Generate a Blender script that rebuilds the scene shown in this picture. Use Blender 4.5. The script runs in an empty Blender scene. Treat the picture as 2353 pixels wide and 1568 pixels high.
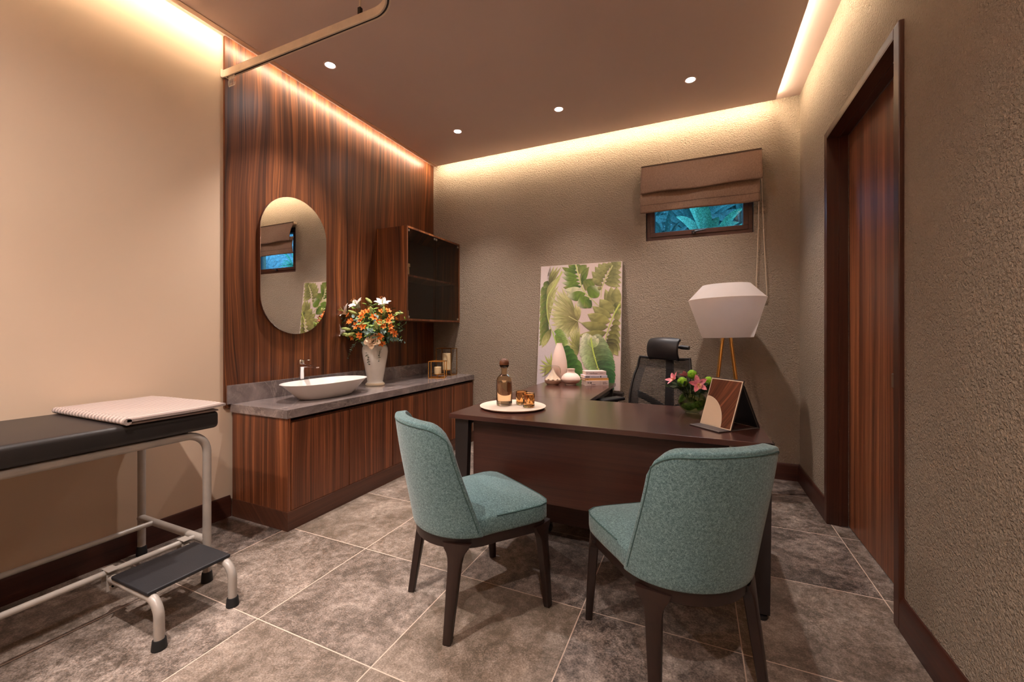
import bpy, bmesh, math, random
from mathutils import Vector, Matrix, noise
random.seed(7)
S = bpy.context.scene
COL = S.collection
PI = math.pi
def R(d): return math.radians(d)

# ------------------------------------------------------------------ object helpers
def tag(o, label=None, cat=None, group=None, kind=None):
    if label: o['label'] = label
    if cat: o['category'] = cat
    if group: o['group'] = group
    if kind: o['kind'] = kind
    return o
def thing(name, label, cat, loc=(0, 0, 0), rotz=0.0, group=None, kind=None):
    o = bpy.data.objects.new(name, None); COL.objects.link(o)
    o.empty_display_size = .05
    o.location = loc; o.rotation_euler = (0, 0, rotz)
    return tag(o, label, cat, group, kind)
def wmat(o):
    m = Matrix.LocRotScale(o.location, o.rotation_euler, o.scale)
    return wmat(o.parent) @ m if o.parent else m
def obj(name, bm, mat, parent=None, world=True, angle=38, label=None, mods=None):
    """link a bmesh as one mesh object; world=True means the shape is in world coordinates"""
    if parent is not None and world:
        bm.transform(wmat(parent).inverted())
    bmesh.ops.recalc_face_normals(bm, faces=bm.faces)
    me = bpy.data.meshes.new(name); bm.to_mesh(me); bm.free()
    for p in me.polygons: p.use_smooth = True
    try: me.set_sharp_from_angle(angle=R(angle))
    except Exception: pass
    for m in (mat if isinstance(mat, (list, tuple)) else [mat]): me.materials.append(m)
    o = bpy.data.objects.new(name, me); COL.objects.link(o)
    if parent is not None: o.parent = parent
    if label: o['label'] = label
    if angle == 38:
        m = o.modifiers.new('weighted_normal', 'WEIGHTED_NORMAL'); m.keep_sharp = True; m.weight = 80
    return o
def solo(name, bm, mat, label, cat, group=None, loc=None, **k):
    """a thing that is one mesh, origin at its base"""
    if loc is not None: bm.transform(Matrix.Translation(-Vector(loc)))
    o = obj(name, bm, mat, None, **k)
    if loc is not None: o.location = loc
    return tag(o, label, cat, group)
def struct(name, bm, mat, label, cat, parent=None):
    o = obj(name, bm, mat, parent); tag(o, label, cat if parent is None else None, kind='structure'); return o
def dup(root, loc, rotz, label=None, group=None):
    r = root.copy(); COL.objects.link(r); r.location = loc; r.rotation_euler = (0, 0, rotz)
    if label: r['label'] = label
    if group: r['group'] = group
    for ch in list(root.children):
        c = ch.copy(); COL.objects.link(c); c.parent = r
        for g in list(ch.children):
            d = g.copy(); COL.objects.link(d); d.parent = c
    return r

# ------------------------------------------------------------------ shape helpers
def B(): return bmesh.new()
def merge(bm, other):
    me = bpy.data.meshes.new('tmp'); other.to_mesh(me); other.free()
    bm.from_mesh(me); bpy.data.meshes.remove(me); return bm
def box(x0, x1, y0, y1, z0, z1, bev=0.0, seg=2, bm=None, mat=0):
    b = B(); bmesh.ops.create_cube(b, size=1)
    for v in b.verts:
        v.co = Vector(((x0+x1)/2+v.co.x*(x1-x0), (y0+y1)/2+v.co.y*(y1-y0), (z0+z1)/2+v.co.z*(z1-z0)))
    if bev > 0:
        bmesh.ops.bevel(b, geom=list(b.edges), offset=min(bev, .49*min(abs(x1-x0), abs(y1-y0), abs(z1-z0))), segments=seg, profile=.5, affect='EDGES')
    for f in b.faces: f.material_index = mat
    return b if bm is None else merge(bm, b)
def frame_of(d):
    d = d.normalized(); up = Vector((0, 0, 1)) if abs(d.z) < .95 else Vector((0, 1, 0))
    a = d.cross(up).normalized(); return a, a.cross(d).normalized()
def tube(pts, r, seg=12, bm=None, cap=True, mat=0):
    """round tube through points (r may be a list)"""
    b = bm or B(); pts = [Vector(p) for p in pts]; n = len(pts)
    rs = r if isinstance(r, (list, tuple)) else [r]*n
    rings = []; a_prev = None
    for i, p in enumerate(pts):
        d = (pts[min(i+1, n-1)]-pts[max(i-1, 0)])
        if d.length < 1e-9: d = Vector((0, 0, 1))
        d.normalize()
        if a_prev is None: a, c = frame_of(d)
        else:
            a = (a_prev-d*a_prev.dot(d)); a = a.normalized() if a.length > 1e-6 else frame_of(d)[0]
            c = a.cross(d).normalized()
        a_prev = a
        rings.append([b.verts.new(p+(a*math.cos(t)+c*math.sin(t))*rs[i]) for t in [2*PI*k/seg for k in range(seg)]])
    for i in range(n-1):
        for k in range(seg):
            f = b.faces.new((rings[i][k], rings[i][(k+1) % seg], rings[i+1][(k+1) % seg], rings[i+1][k])); f.material_index = mat
    if cap:
        for rr in (rings[0], rings[-1]):
            f = b.faces.new(rr); f.material_index = mat
    return b
def arc(c, u, v, r, a0, a1, n=8):
    c, u, v = Vector(c), Vector(u), Vector(v)
    return [c+(u*math.cos(R(a0+(a1-a0)*i/n))+v*math.sin(R(a0+(a1-a0)*i/n)))*r for i in range(n+1)]
def smooth(pts, n=6):
    """Catmull-Rom through points"""
    P = [Vector(p) for p in pts]; P = [P[0]*2-P[1]]+P+[P[-1]*2-P[-2]]; out = []
    for i in range(1, len(P)-2):
        for k in range(n):
            t = k/n; a, b_, c, d = P[i-1], P[i], P[i+1], P[i+2]
            out.append(.5*((2*b_)+(c-a)*t+(2*a-5*b_+4*c-d)*t*t+(3*b_-a-3*c+d)*t**3))
    out.append(P[-2]); return out
def lathe(prof, c=(0, 0, 0), seg=40, bm=None, sx=1., sy=1., mat=0, cap=False):
    """profile of (radius, z)"""
    b = bm or B(); rings = []
    for r, z in prof:
        if r < 1e-5: rings.append([b.verts.new((c[0], c[1], c[2]+z))])
        else: rings.append([b.verts.new((c[0]+r*sx*math.cos(2*PI*k/seg), c[1]+r*sy*math.sin(2*PI*k/seg), c[2]+z)) for k in range(seg)])
    for i in range(len(rings)-1):
        A, D = rings[i], rings[i+1]
        for k in range(seg):
            k2 = (k+1) % seg
            if len(A) == 1 and len(D) == 1: continue
            if len(A) == 1: f = b.faces.new((A[0], D[k], D[k2]))
            elif len(D) == 1: f = b.faces.new((A[k], A[k2], D[0]))
            else: f = b.faces.new((A[k], A[k2], D[k2], D[k]))
            f.material_index = mat
    if cap:
        for rr in (rings[0], rings[-1]):
            if len(rr) > 1: b.faces.new(rr)
    return b
def prism(poly, z0, z1, bm=None, bev=0.0, mat=0):
    b = B(); lo = [b.verts.new((x, y, z0)) for x, y in poly]; hi = [b.verts.new((x, y, z1)) for x, y in poly]
    n = len(poly); b.faces.new(lo); b.faces.new(hi)
    for k in range(n): b.faces.new((lo[k], lo[(k+1) % n], hi[(k+1) % n], hi[k]))
    bmesh.ops.recalc_face_normals(b, faces=b.faces)
    if bev:
        es = [e for e in b.edges if abs(e.verts[0].co.z-e.verts[1].co.z) < 1e-6]
        bmesh.ops.bevel(b, geom=es, offset=bev, segments=3, profile=.5, affect='EDGES')
    for f in b.faces: f.material_index = mat
    return b if bm is None else merge(bm, b)
def grid(fn, nu, nv, bm=None, closed_u=False, mat=0):
    b = bm or B()
    V = [[b.verts.new(fn(i/nu, j/nv)) for j in range(nv+1)] for i in range(nu if closed_u else nu+1)]
    for i in range(nu):
        for j in range(nv):
            i2 = (i+1) % len(V) if closed_u else i+1
            try:
                f = b.faces.new((V[i][j], V[i2][j], V[i2][j+1], V[i][j+1])); f.material_index = mat
            except ValueError: pass
    return b
def quad_loft(secs, bm=None):
    """loft through lists of 3D section points (same count), capped"""
    b = bm or B(); rings = [[b.verts.new(p) for p in s] for s in secs]; n = len(secs[0])
    for i in range(len(rings)-1):
        for k in range(n): b.faces.new((rings[i][k], rings[i][(k+1) % n], rings[i+1][(k+1) % n], rings[i+1][k]))
    b.faces.new(rings[0]); b.faces.new(rings[-1]); return b
def xf(bm, M): bm.transform(M); return bm
def addmod(o, typ, **k):
    m = o.modifiers.new(typ.lower(), typ)
    for a, v in k.items(): setattr(m, a, v)
    return m

# ------------------------------------------------------------------ material helpers
def srgb(r, g, b):
    f = lambda c: (c/255/12.92 if c/255 <= .04045 else ((c/255+.055)/1.055)**2.4)
    return (f(r), f(g), f(b), 1)
class NT:
    'short hand for building a node material'
    def __init__(s, name):
        s.m = bpy.data.materials.new(name); s.m.use_nodes = True; s.t = s.m.node_tree
        s.b = s.t.nodes['Principled BSDF']; s.out = s.t.nodes['Material Output']
    def n(s, typ, **k):
        nd = s.t.nodes.new(typ)
        for a, v in k.items():
            if a.startswith('_'): nd.inputs[a[1:].replace('_', ' ')].default_value = v
            else: setattr(nd, a, v)
        return nd
    def l(s, a, b): s.t.links.new(a, b)
    def set(s, **k):
        for a, v in k.items(): s.b.inputs[a.replace('_', ' ')].default_value = v
        return s
    def coord(s, scale=(1, 1, 1), which='Object', rot=(0, 0, 0), loc=(0, 0, 0)):
        tc = s.n('ShaderNodeTexCoord'); mp = s.n('ShaderNodeMapping')
        mp.inputs['Scale'].default_value = scale; mp.inputs['Rotation'].default_value = rot; mp.inputs['Location'].default_value = loc
        s.l(tc.outputs[which], mp.inputs['Vector']); return mp.outputs['Vector']
    def noise(s, vec, scale, detail=4, rough=.5, dist=0.0, dim='3D'):
        nd = s.n('ShaderNodeTexNoise', noise_dimensions=dim)
        nd.inputs['Scale'].default_value = scale; nd.inputs['Detail'].default_value = detail
        nd.inputs['Roughness'].default_value = rough; nd.inputs['Distortion'].default_value = dist
        if vec is not None: s.l(vec, nd.inputs['Vector'])
        return nd.outputs['Fac']
    def ramp(s, fac, stops, interp='LINEAR'):
        nd = s.n('ShaderNodeValToRGB'); cr = nd.color_ramp; cr.interpolation = interp
        while len(cr.elements) < len(stops): cr.elements.new(.5)
        for e, (p, c) in zip(cr.elements, stops):
            e.position = p; e.color = c if len(c) == 4 else (*c, 1)
        s.l(fac, nd.inputs['Fac']); return nd.outputs['Color']
    def mix(s, fac, a, b, mode='MIX'):
        nd = s.n('ShaderNodeMix', data_type='RGBA', blend_type=mode)
        for sock, v in ((nd.inputs[0], fac), (nd.inputs[6], a), (nd.inputs[7], b)):
            if isinstance(v, (int, float)): sock.default_value = v
            elif isinstance(v, (tuple, list)): sock.default_value = v
            else: s.l(v, sock)
        return nd.outputs[2]
    def math(s, op, a, b=None, c=None):
        nd = s.n('ShaderNodeMath', operation=op)
        for i, v in enumerate((a, b, c)):
            if v is None: continue
            if isinstance(v, (int, float)): nd.inputs[i].default_value = v
            else: s.l(v, nd.inputs[i])
        return nd.outputs[0]
    def bump(s, h, strength=.3, dist=.01):
        nd = s.n('ShaderNodeBump'); nd.inputs['Strength'].default_value = strength; nd.inputs['Distance'].default_value = dist
        s.l(h, nd.inputs['Height']); s.l(nd.outputs['Normal'], s.b.inputs['Normal'])
    def color(s, sock): s.l(sock, s.b.inputs['Base Color'])
def simple(name, col, rough=.5, metal=0.0, bump=None, var=.06, **k):
    t = NT(name); t.set(Roughness=rough, Metallic=metal, **k)
    v = t.coord(); n = t.noise(v, 14, 5)
    d = tuple(c*(1-var*2) for c in col[:3])+(1,); e = tuple(min(1, c*(1+var)) for c in col[:3])+(1,)
    t.color(t.ramp(n, [(.3, d), (.7, e)]))
    if bump: t.bump(t.noise(v, bump[0], 3), bump[1], bump[2])
    return t.m
def wood(name, dark, mid, light, axis='z', rough=.33, fine=95, band=11, cath=.5, spec=.5, coat=0.0, stops=(.30, .50, .72), along=.9, relief=.05, mul=1.0, shear=0.0):
    """veneer: grain runs along an axis; streaks and wavy figure"""
    t = NT(name); t.set(Roughness=rough, Specular_IOR_Level=spec, Coat_Weight=coat, Coat_Roughness=.2)
    tc = t.n('ShaderNodeTexCoord'); sp = t.n('ShaderNodeSeparateXYZ'); t.l(tc.outputs['Object'], sp.inputs[0])
    ri = t.n('ShaderNodeObjectInfo')
    ax = {'x': (1, 2, 0), 'y': (0, 2, 1), 'z': (0, 1, 2)}[axis]
    across = t.math('ADD', sp.outputs[ax[0]], t.math('MULTIPLY', sp.outputs[ax[1]], mul))
    if shear: across = t.math('ADD', across, t.math('MULTIPLY', sp.outputs[ax[2]], shear))
    across = t.math('ADD', across, t.math('MULTIPLY', ri.outputs['Random'], 7.3))
    alongv = sp.outputs[ax[2]]
    def vec(sa, sl):
        c = t.n('ShaderNodeCombineXYZ'); t.l(t.math('MULTIPLY', across, sa), c.inputs[0]); t.l(t.math('MULTIPLY', alongv, sl), c.inputs[1]); return c.outputs[0]
    warp = t.noise(vec(2.6, along*.55), 1, 2, .5)
    wv = t.math('MULTIPLY', t.math('SUBTRACT', warp, .5), cath)
    acw = t.math('ADD', across, t.math('MULTIPLY', wv, .22))
    def vec2(sa, sl, off):
        c = t.n('ShaderNodeCombineXYZ'); t.l(t.math('MULTIPLY', acw, sa), c.inputs[0]); t.l(t.math('MULTIPLY', alongv, sl), c.inputs[1]); c.inputs[2].default_value = off; return c.outputs[0]
    n1 = t.noise(vec2(fine, along*.9, 0), 1, 3, .6)
    n2 = t.noise(vec2(band, along*.35, 4), 1, 4, .62)
    n3 = t.noise(vec2(band*3.2, along*.5, 9), 1, 3, .55)
    f = t.math('ADD', t.math('MULTIPLY', n1, .34), t.math('ADD', t.math('MULTIPLY', n2, .40), t.math('MULTIPLY', n3, .26)))
    t.color(t.ramp(f, [(stops[0], dark), (stops[1], mid), (stops[2], light)]))
    if relief:
        t.l(t.math('ADD', rough-.03, t.math('MULTIPLY', n3, .06)), t.b.inputs['Roughness'])
        t.bump(n1, relief, .002)
    return t.m
def emis(name, col, st):
    t = NT(name); t.set(Emission_Strength=st); t.b.inputs['Emission Color'].default_value = (*col, 1); t.b.inputs['Base Color'].default_value = (*col, 1); return t.m
def glass(name, col, rough=0.0, ior=1.45, **k):
    t = NT(name); t.set(Roughness=rough, IOR=ior, Transmission_Weight=1.0, **k); t.b.inputs['Base Color'].default_value = (*col, 1); return t.m
def thin_glass(name, tint, ior=1.45):
    t = NT(name); tr = t.n('ShaderNodeBsdfTransparent'); tr.inputs['Color'].default_value = (*tint, 1); gl = t.n('ShaderNodeBsdfGlossy'); gl.inputs['Roughness'].default_value = .0
    lw = t.n('ShaderNodeLayerWeight'); lw.inputs['Blend'].default_value = .5; r0 = ((ior-1)/(ior+1))**2; mx = t.n('ShaderNodeMixShader'); t.l(t.math('ADD', r0, t.math('MULTIPLY', t.math('POWER', lw.outputs['Facing'], 5), .9-r0)), mx.inputs[0]); t.l(tr.outputs[0], mx.inputs[1]); t.l(gl.outputs[0], mx.inputs[2]); t.l(mx.outputs[0], t.out.inputs['Surface']); return t.m
def plaster(name, c0, c1, scale, strength, dist, rough=.85):
    t = NT(name); t.set(Roughness=rough, Specular_IOR_Level=.2); v = t.coord()
    n = t.noise(v, 1.3, 4); t.color(t.ramp(n, [(.3, c0), (.7, c1)]))
    a = t.noise(v, scale, 3, .55, .4); b_ = t.noise(v, scale*.55, 2, .5)
    h = t.ramp(t.math('ADD', t.math('MULTIPLY', a, .75), t.math('MULTIPLY', b_, .25)), [(.36, (0, 0, 0)), (.62, (1, 1, 1))])
    t.bump(h, strength, dist); return t.m
M = {}
# walls, ceiling, floor
M['plaster'] = plaster('textured_wall_plaster', srgb(168, 150, 131), srgb(175, 157, 138), 112, 1.0, .010)
M['cream'] = plaster('cream_wall_paint', srgb(200, 174, 150), srgb(204, 179, 155), 20, .03, .003, .8)
M['ceil'] = plaster('ceiling_paint', srgb(208, 188, 182), srgb(213, 193, 187), 10, .02, .002, .9)
M['ceil_trim'] = simple('ceiling_edge_paint', srgb(214, 186, 168), .7)
M['rose'] = wood('rosewood_veneer', srgb(30, 14, 8), srgb(98, 54, 29), srgb(170, 104, 56), 'z', rough=.40, fine=135, band=13, cath=1.0, spec=.38, stops=(.37, .51, .67))
M['rose_cab'] = wood('walnut_cabinet_veneer', srgb(48, 24, 15), srgb(104, 57, 34), srgb(182, 108, 66), 'z', rough=.36, fine=120, band=16, cath=.7, stops=(.34, .50, .68))
M['rose_h'] = wood('walnut_plinth_veneer', srgb(48, 26, 18), srgb(80, 46, 32), srgb(112, 68, 46), 'y', rough=.4, fine=150, band=24)
M['base'] = wood('dark_skirting_wood', srgb(46, 20, 14), srgb(66, 32, 22), srgb(92, 48, 32), 'y', rough=.38, fine=110, band=14)
M['basex'] = wood('dark_skirting_wood_back', srgb(46, 20, 14), srgb(66, 32, 22), srgb(92, 48, 32), 'x', rough=.38, fine=110, band=14)
M['door'] = wood('door_veneer', srgb(50, 25, 16), srgb(122, 70, 44), srgb(184, 116, 74), 'z', rough=.36, fine=85, band=20, cath=.2, stops=(.34, .50, .68))
M['casing'] = wood('door_casing_wood', srgb(52, 26, 18), srgb(72, 38, 25), srgb(98, 54, 36), 'z', rough=.35, fine=110, band=10)
M['casing_y'] = wood('door_head_wood', srgb(52, 26, 18), srgb(72, 38, 25), srgb(98, 54, 36), 'y', rough=.35, fine=110, band=10)
M['winframe'] = wood('window_frame_wood', srgb(48, 24, 16), srgb(70, 36, 24), srgb(92, 52, 34), 'x', rough=.45, fine=110, band=10)
M['desk'] = wood('espresso_desk_top', srgb(60, 32, 26), srgb(71, 39, 31), srgb(82, 47, 37), 'x', rough=.27, fine=120, band=14, stops=(.25, .5, .8), spec=.7, relief=0, coat=.6)
M['desk_v'] = wood('espresso_desk_panel', srgb(46, 24, 19), srgb(64, 35, 27), srgb(80, 45, 34), 'x', relief=0, rough=.36, fine=130, band=16)
M['desk_leg'] = simple('black_desk_leg', srgb(34, 27, 26), .4)
M['wenge'] = wood('dark_chair_wood', srgb(29, 17, 13), srgb(38, 23, 18), srgb(49, 30, 23), 'z', rough=.4, fine=90, band=14)
def floor_mat():
    t = NT('stone_floor_tiles'); tc = t.n('ShaderNodeTexCoord'); sp = t.n('ShaderNodeSeparateXYZ'); t.l(tc.outputs['Object'], sp.inputs[0])
    u = t.math('DIVIDE', t.math('ADD', sp.outputs[0], 1.08+6.2), .62); v = t.math('DIVIDE', t.math('ADD', sp.outputs[1], -1.157+6.23), .623)
    fu, fv = t.math('FRACT', u), t.math('FRACT', v)
    du = t.math('MINIMUM', fu, t.math('SUBTRACT', 1.0, fu)); dv = t.math('MINIMUM', fv, t.math('SUBTRACT', 1.0, fv))
    d = t.math('MINIMUM', du, dv); grout = t.math('LESS_THAN', d, .0036)
    cell = t.n('ShaderNodeCombineXYZ'); t.l(t.math('FLOOR', u), cell.inputs[0]); t.l(t.math('FLOOR', v), cell.inputs[1])
    wn = t.n('ShaderNodeTexWhiteNoise', noise_dimensions='3D'); t.l(cell.outputs[0], wn.inputs['Vector'])
    off = t.n('ShaderNodeVectorMath', operation='SCALE'); t.l(wn.outputs['Color'], off.inputs[0]); off.inputs['Scale'].default_value = 9
    pv = t.n('ShaderNodeVectorMath', operation='ADD'); t.l(tc.outputs['Object'], pv.inputs[0]); t.l(off.outputs[0], pv.inputs[1]); p = pv.outputs[0]
    a = t.noise(p, 4.5, 6, .68, .8); b_ = t.noise(p, 30, 5, .7); c = t.noise(p, 170, 3, .6)
    f = t.math('ADD', t.math('MULTIPLY', a, .42), t.math('ADD', t.math('MULTIPLY', b_, .30), t.math('MULTIPLY', c, .29)))
    col = t.ramp(f, [(.38, srgb(40, 35, 32)), (.465, srgb(88, 77, 71)), (.54, srgb(136, 122, 113)), (.64, srgb(188, 171, 159))])
    tint = t.mix(t.math('MULTIPLY', wn.outputs['Value'], .35), col, srgb(142, 122, 98), 'MIX')
    t.color(t.mix(grout, tint, srgb(208, 184, 166)))
    t.l(t.math('ADD', .30, t.math('MULTIPLY', b_, .25)), t.b.inputs['Roughness'])
    t.bump(t.math('SUBTRACT', t.math('MULTIPLY', f, .6), t.math('MULTIPLY', grout, .3)), .16, .006)
    return t.m
M['floor'] = floor_mat()
def marble():
    t = NT('grey_marble'); t.set(Roughness=.14, Specular_IOR_Level=.8); v = t.coord()
    a = t.noise(v, 5, 7, .65, .5); base = t.ramp(a, [(.3, srgb(92, 81, 78)), (.55, srgb(130, 116, 112)), (.75, srgb(156, 140, 134))])
    w = t.noise(v, 2.1, 6, .6, 1.4); vein = t.ramp(w, [(.485, (0, 0, 0)), (.5, (1, 1, 1)), (.515, (0, 0, 0))])
    w2 = t.noise(v, 6.5, 4, .6, 1.0); vein2 = t.ramp(w2, [(.492, (0, 0, 0)), (.5, (.6, .6, .6)), (.508, (0, 0, 0))])
    m_ = t.n('ShaderNodeMix', data_type='RGBA', blend_type='ADD'); m_.inputs[0].default_value = 1; t.l(vein, m_.inputs[6]); t.l(vein2, m_.inputs[7])
    bw = t.n('ShaderNodeRGBToBW'); t.l(m_.outputs[2], bw.inputs[0])
    t.color(t.mix(t.math('MULTIPLY', bw.outputs[0], .28), base, srgb(196, 178, 168))); return t.m
M['marble'] = marble()
def fabric(name, cs, scale=330, rough=.95, bump=.25, stretch=(1, 1, 1)):
    t = NT(name); t.set(Roughness=rough, Specular_IOR_Level=.15, Sheen_Weight=.25, Sheen_Roughness=.5)
    v = t.coord(stretch); a = t.noise(v, scale, 2, .6); b_ = t.noise(v, scale*.3, 3, .6)
    f = t.math('ADD', t.math('MULTIPLY', a, .6), t.math('MULTIPLY', b_, .4))
    t.color(t.ramp(f, [(.34, cs[0]), (.5, cs[1]), (.66, cs[2])])); t.bump(a, bump, .002); return t.m
M['teal'] = fabric('teal_wool_fabric', (srgb(52, 74, 76), srgb(92, 120, 122), srgb(136, 164, 164)), 430)
M['teal_seam'] = simple('teal_piping', srgb(66, 94, 92), .9)
M['blind'] = fabric('brown_linen_blind', (srgb(122, 98, 82), srgb(143, 116, 98), srgb(160, 133, 113)), 420, bump=.15, stretch=(1, 1, .5))
M['blind_edge'] = simple('brown_blind_hem', srgb(74, 55, 42), .9)
M['towel'] = None
M['vinyl'] = simple('black_vinyl', srgb(30, 24, 22), .42, bump=(420, .25, .002))
M['steel_paint'] = simple('pale_grey_painted_tube', srgb(160, 150, 141), .35)
M['rubber'] = simple('black_rubber', srgb(20, 18, 18), .6)
M['step'] = simple('ribbed_black_step_rubber', srgb(27, 25, 28), .55, bump=(300, .3, .002))
M['porcelain'] = simple('white_porcelain', srgb(226, 220, 214), .08, var=.01)
M['vase_white'] = simple('glazed_white_vase', srgb(222, 214, 202), .16, var=.03)
M['vase_foot'] = simple('cream_vase_foot', srgb(214, 196, 166), .2, var=.03)
M['chrome'] = simple('chrome', (.82, .82, .84, 1), .05, 1.0, var=.01)
M['steel'] = simple('brushed_steel', srgb(200, 186, 170), .3, 1.0, var=.03)
M['mirror'] = simple('mirror_silver', (.93, .93, .92, 1), .0, 1.0, var=.0)
M['brass'] = simple('polished_brass', srgb(224, 172, 96), .2, 1.0, var=.03)
M['brass_dk'] = simple('antique_brass', srgb(206, 156, 90), .28, 1.0, var=.06)
M['smoked'] = thin_glass('smoked_cabinet_glass', (.72, .66, .60), 1.45)
M['cab_in'] = simple('dark_cabinet_lining', srgb(58, 42, 34), .7)
M['box_cream'] = simple('cream_card_box', srgb(216, 186, 146), .8)
M['shade'] = simple('white_lamp_shade_fabric', srgb(236, 226, 220), .85, bump=(300, .06, .001), var=.015)
_t = M['shade'].node_tree; _tr = _t.nodes.new('ShaderNodeBsdfTranslucent'); _tr.inputs['Color'].default_value = srgb(238, 226, 218); _mx = _t.nodes.new('ShaderNodeMixShader'); _mx.inputs[0].default_value = .55
_t.links.new(_t.nodes['Principled BSDF'].outputs[0], _mx.inputs[1]); _t.links.new(_tr.outputs[0], _mx.inputs[2]); _t.links.new(_mx.outputs[0], _t.nodes['Material Output'].inputs['Surface'])
M['mesh_frame'] = simple('black_chair_plastic', srgb(26, 24, 27), .42)
M['leatherette'] = simple('black_headrest_leather', srgb(30, 28, 31), .42, bump=(260, .12, .002))
M['stone_cup'] = simple('pale_tray_ceramic', srgb(224, 202, 182), .5, var=.02)
M['amber'] = glass('amber_tinted_glass', (.92, .78, .62), 0.0, 1.45)
M['amber2'] = glass('amber_ripple_glass', (.93, .66, .38), .0, 1.45)
M['water'] = glass('water', (.97, .93, .88), 0.0, 1.33)
M['stopper'] = wood('wood_ball_stopper', srgb(84, 46, 26), srgb(112, 66, 38), srgb(132, 82, 50), 'x', rough=.5, fine=160, band=40)
M['clear'] = thin_glass('clear_glass', (.96, .95, .94), 1.30)
M['green_glass'] = thin_glass('green_tinted_bowl_glass', (.84, .90, .74), 1.40)
M['dif_base'] = simple('beige_diffuser_base', srgb(186, 152, 128), .4)
M['dif_hill'] = simple('cream_diffuser_hill', srgb(232, 208, 184), .6)
M['vase_matte'] = simple('matte_pink_white_vase', srgb(236, 208, 194), .75, var=.02, bump=(160, .08, .001))
M['paper'] = simple('book_paper', srgb(228, 208, 190), .8)
M['ink'] = simple('book_ink', srgb(56, 46, 44), .7)
M['candle'] = simple('ivory_wax', srgb(238, 210, 164), .5, var=.02)
M['wick'] = simple('white_wick', srgb(230, 220, 200), .8)
M['leather_dk'] = simple('dark_stand_leather', srgb(64, 50, 46), .5, bump=(300, .15, .001))
M['leather_blk'] = simple('black_stand_lining', srgb(16, 13, 13), .6)
M['stitch'] = simple('white_stitching', srgb(190, 176, 162), .8)
M['sign_panel'] = simple('beige_sign_panel', srgb(208, 184, 158), .3, var=.01)
M['sign_wood'] = wood('sign_rosewood_print', srgb(40, 20, 14), srgb(92, 50, 32), srgb(150, 94, 64), 'z', rough=.3, fine=230, band=34, along=5, mul=-1.0, shear=-.75, relief=0, stops=(.36, .5, .66))
M['sign_edge'] = simple('cream_sign_edge', srgb(228, 210, 184), .4)
M['plastic_clear'] = glass('clear_soft_plastic', (.97, .92, .90), .15, 1.4)
M['rail'] = simple('painted_curtain_rail', srgb(222, 206, 188), .4)
M['rail_slot'] = simple('dark_rail_slot', srgb(38, 28, 23), .7)
M['hook'] = simple('nylon_curtain_hook', srgb(226, 208, 188), .5)
M['cord'] = simple('cream_blind_cord', srgb(220, 196, 168), .7)
M['lens'] = emis('downlight_lens', (1.0, .93, .95), 14)
M['dl_trim'] = simple('white_downlight_trim', srgb(220, 200, 190), .5)
M['pane'] = thin_glass('window_pane_glass', (.97, .99, 1.0), 1.25)
def petal(name, base, mid, tip, rough=.55):
    t = NT(name); t.set(Roughness=rough); v = t.coord()
    t.color(t.ramp(t.noise(v, 70, 3, .6), [(.3, base), (.5, mid), (.7, tip)])); return t.m
M['lily'] = petal('white_lily_petal', srgb(226, 204, 200), srgb(240, 224, 218), srgb(248, 238, 232))
M['bud'] = petal('green_lily_bud', srgb(112, 128, 56), srgb(150, 160, 84), srgb(190, 190, 118))
M['alst'] = petal('orange_alstroemeria_petal', srgb(214, 92, 22), srgb(238, 128, 36), srgb(246, 160, 64))
M['rosep'] = petal('cream_rose_petal', srgb(222, 186, 150), srgb(236, 206, 172), srgb(244, 222, 194))
M['euc'] = petal('blue_green_eucalyptus', srgb(76, 98, 90), srgb(112, 138, 128), srgb(150, 172, 162))
M['euc_dk'] = petal('dark_eucalyptus', srgb(40, 58, 44), srgb(62, 84, 62), srgb(96, 116, 88))
M['leafg'] = petal('fresh_green_leaf', srgb(80, 112, 42), srgb(124, 152, 62), srgb(166, 186, 92))
M['leafd'] = petal('dark_green_leaf', srgb(24, 40, 20), srgb(42, 62, 30), srgb(66, 88, 44))
M['stem'] = simple('green_stem', srgb(72, 92, 46), .6)
M['pollen'] = simple('brown_anther', srgb(150, 84, 34), .8)
M['pink'] = petal('pink_orchid_petal', srgb(206, 100, 118), srgb(226, 132, 146), srgb(236, 164, 170))
M['pink_lip'] = petal('speckled_orchid_lip', srgb(190, 84, 96), srgb(226, 166, 130), srgb(230, 190, 130))
M['pompom'] = petal('lime_pompom_bloom', srgb(90, 138, 16), srgb(124, 172, 28), srgb(156, 196, 54), .9)
M['bowl_leaf'] = petal('submerged_leaf', srgb(38, 62, 26), srgb(62, 92, 38), srgb(96, 124, 58))
M['rock'] = plaster('garden_rock', srgb(98, 106, 110), srgb(150, 160, 164), 9, .9, .1)
M['g_leaf'] = petal('banana_plant_leaf', srgb(36, 76, 58), srgb(64, 118, 88), srgb(116, 170, 136))
M['g_leaf2'] = petal('blue_green_shrub_leaf', srgb(14, 38, 36), srgb(28, 66, 60), srgb(56, 104, 96))
M['g_yellow'] = petal('yellowed_leaf', srgb(150, 128, 50), srgb(188, 164, 74), srgb(206, 188, 110))
M['bark'] = plaster('tree_bark', srgb(64, 60, 58), srgb(104, 98, 96), 18, .8, .05)
M['soil'] = plaster('garden_soil', srgb(60, 58, 50), srgb(92, 88, 76), 12, .8, .05)

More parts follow.
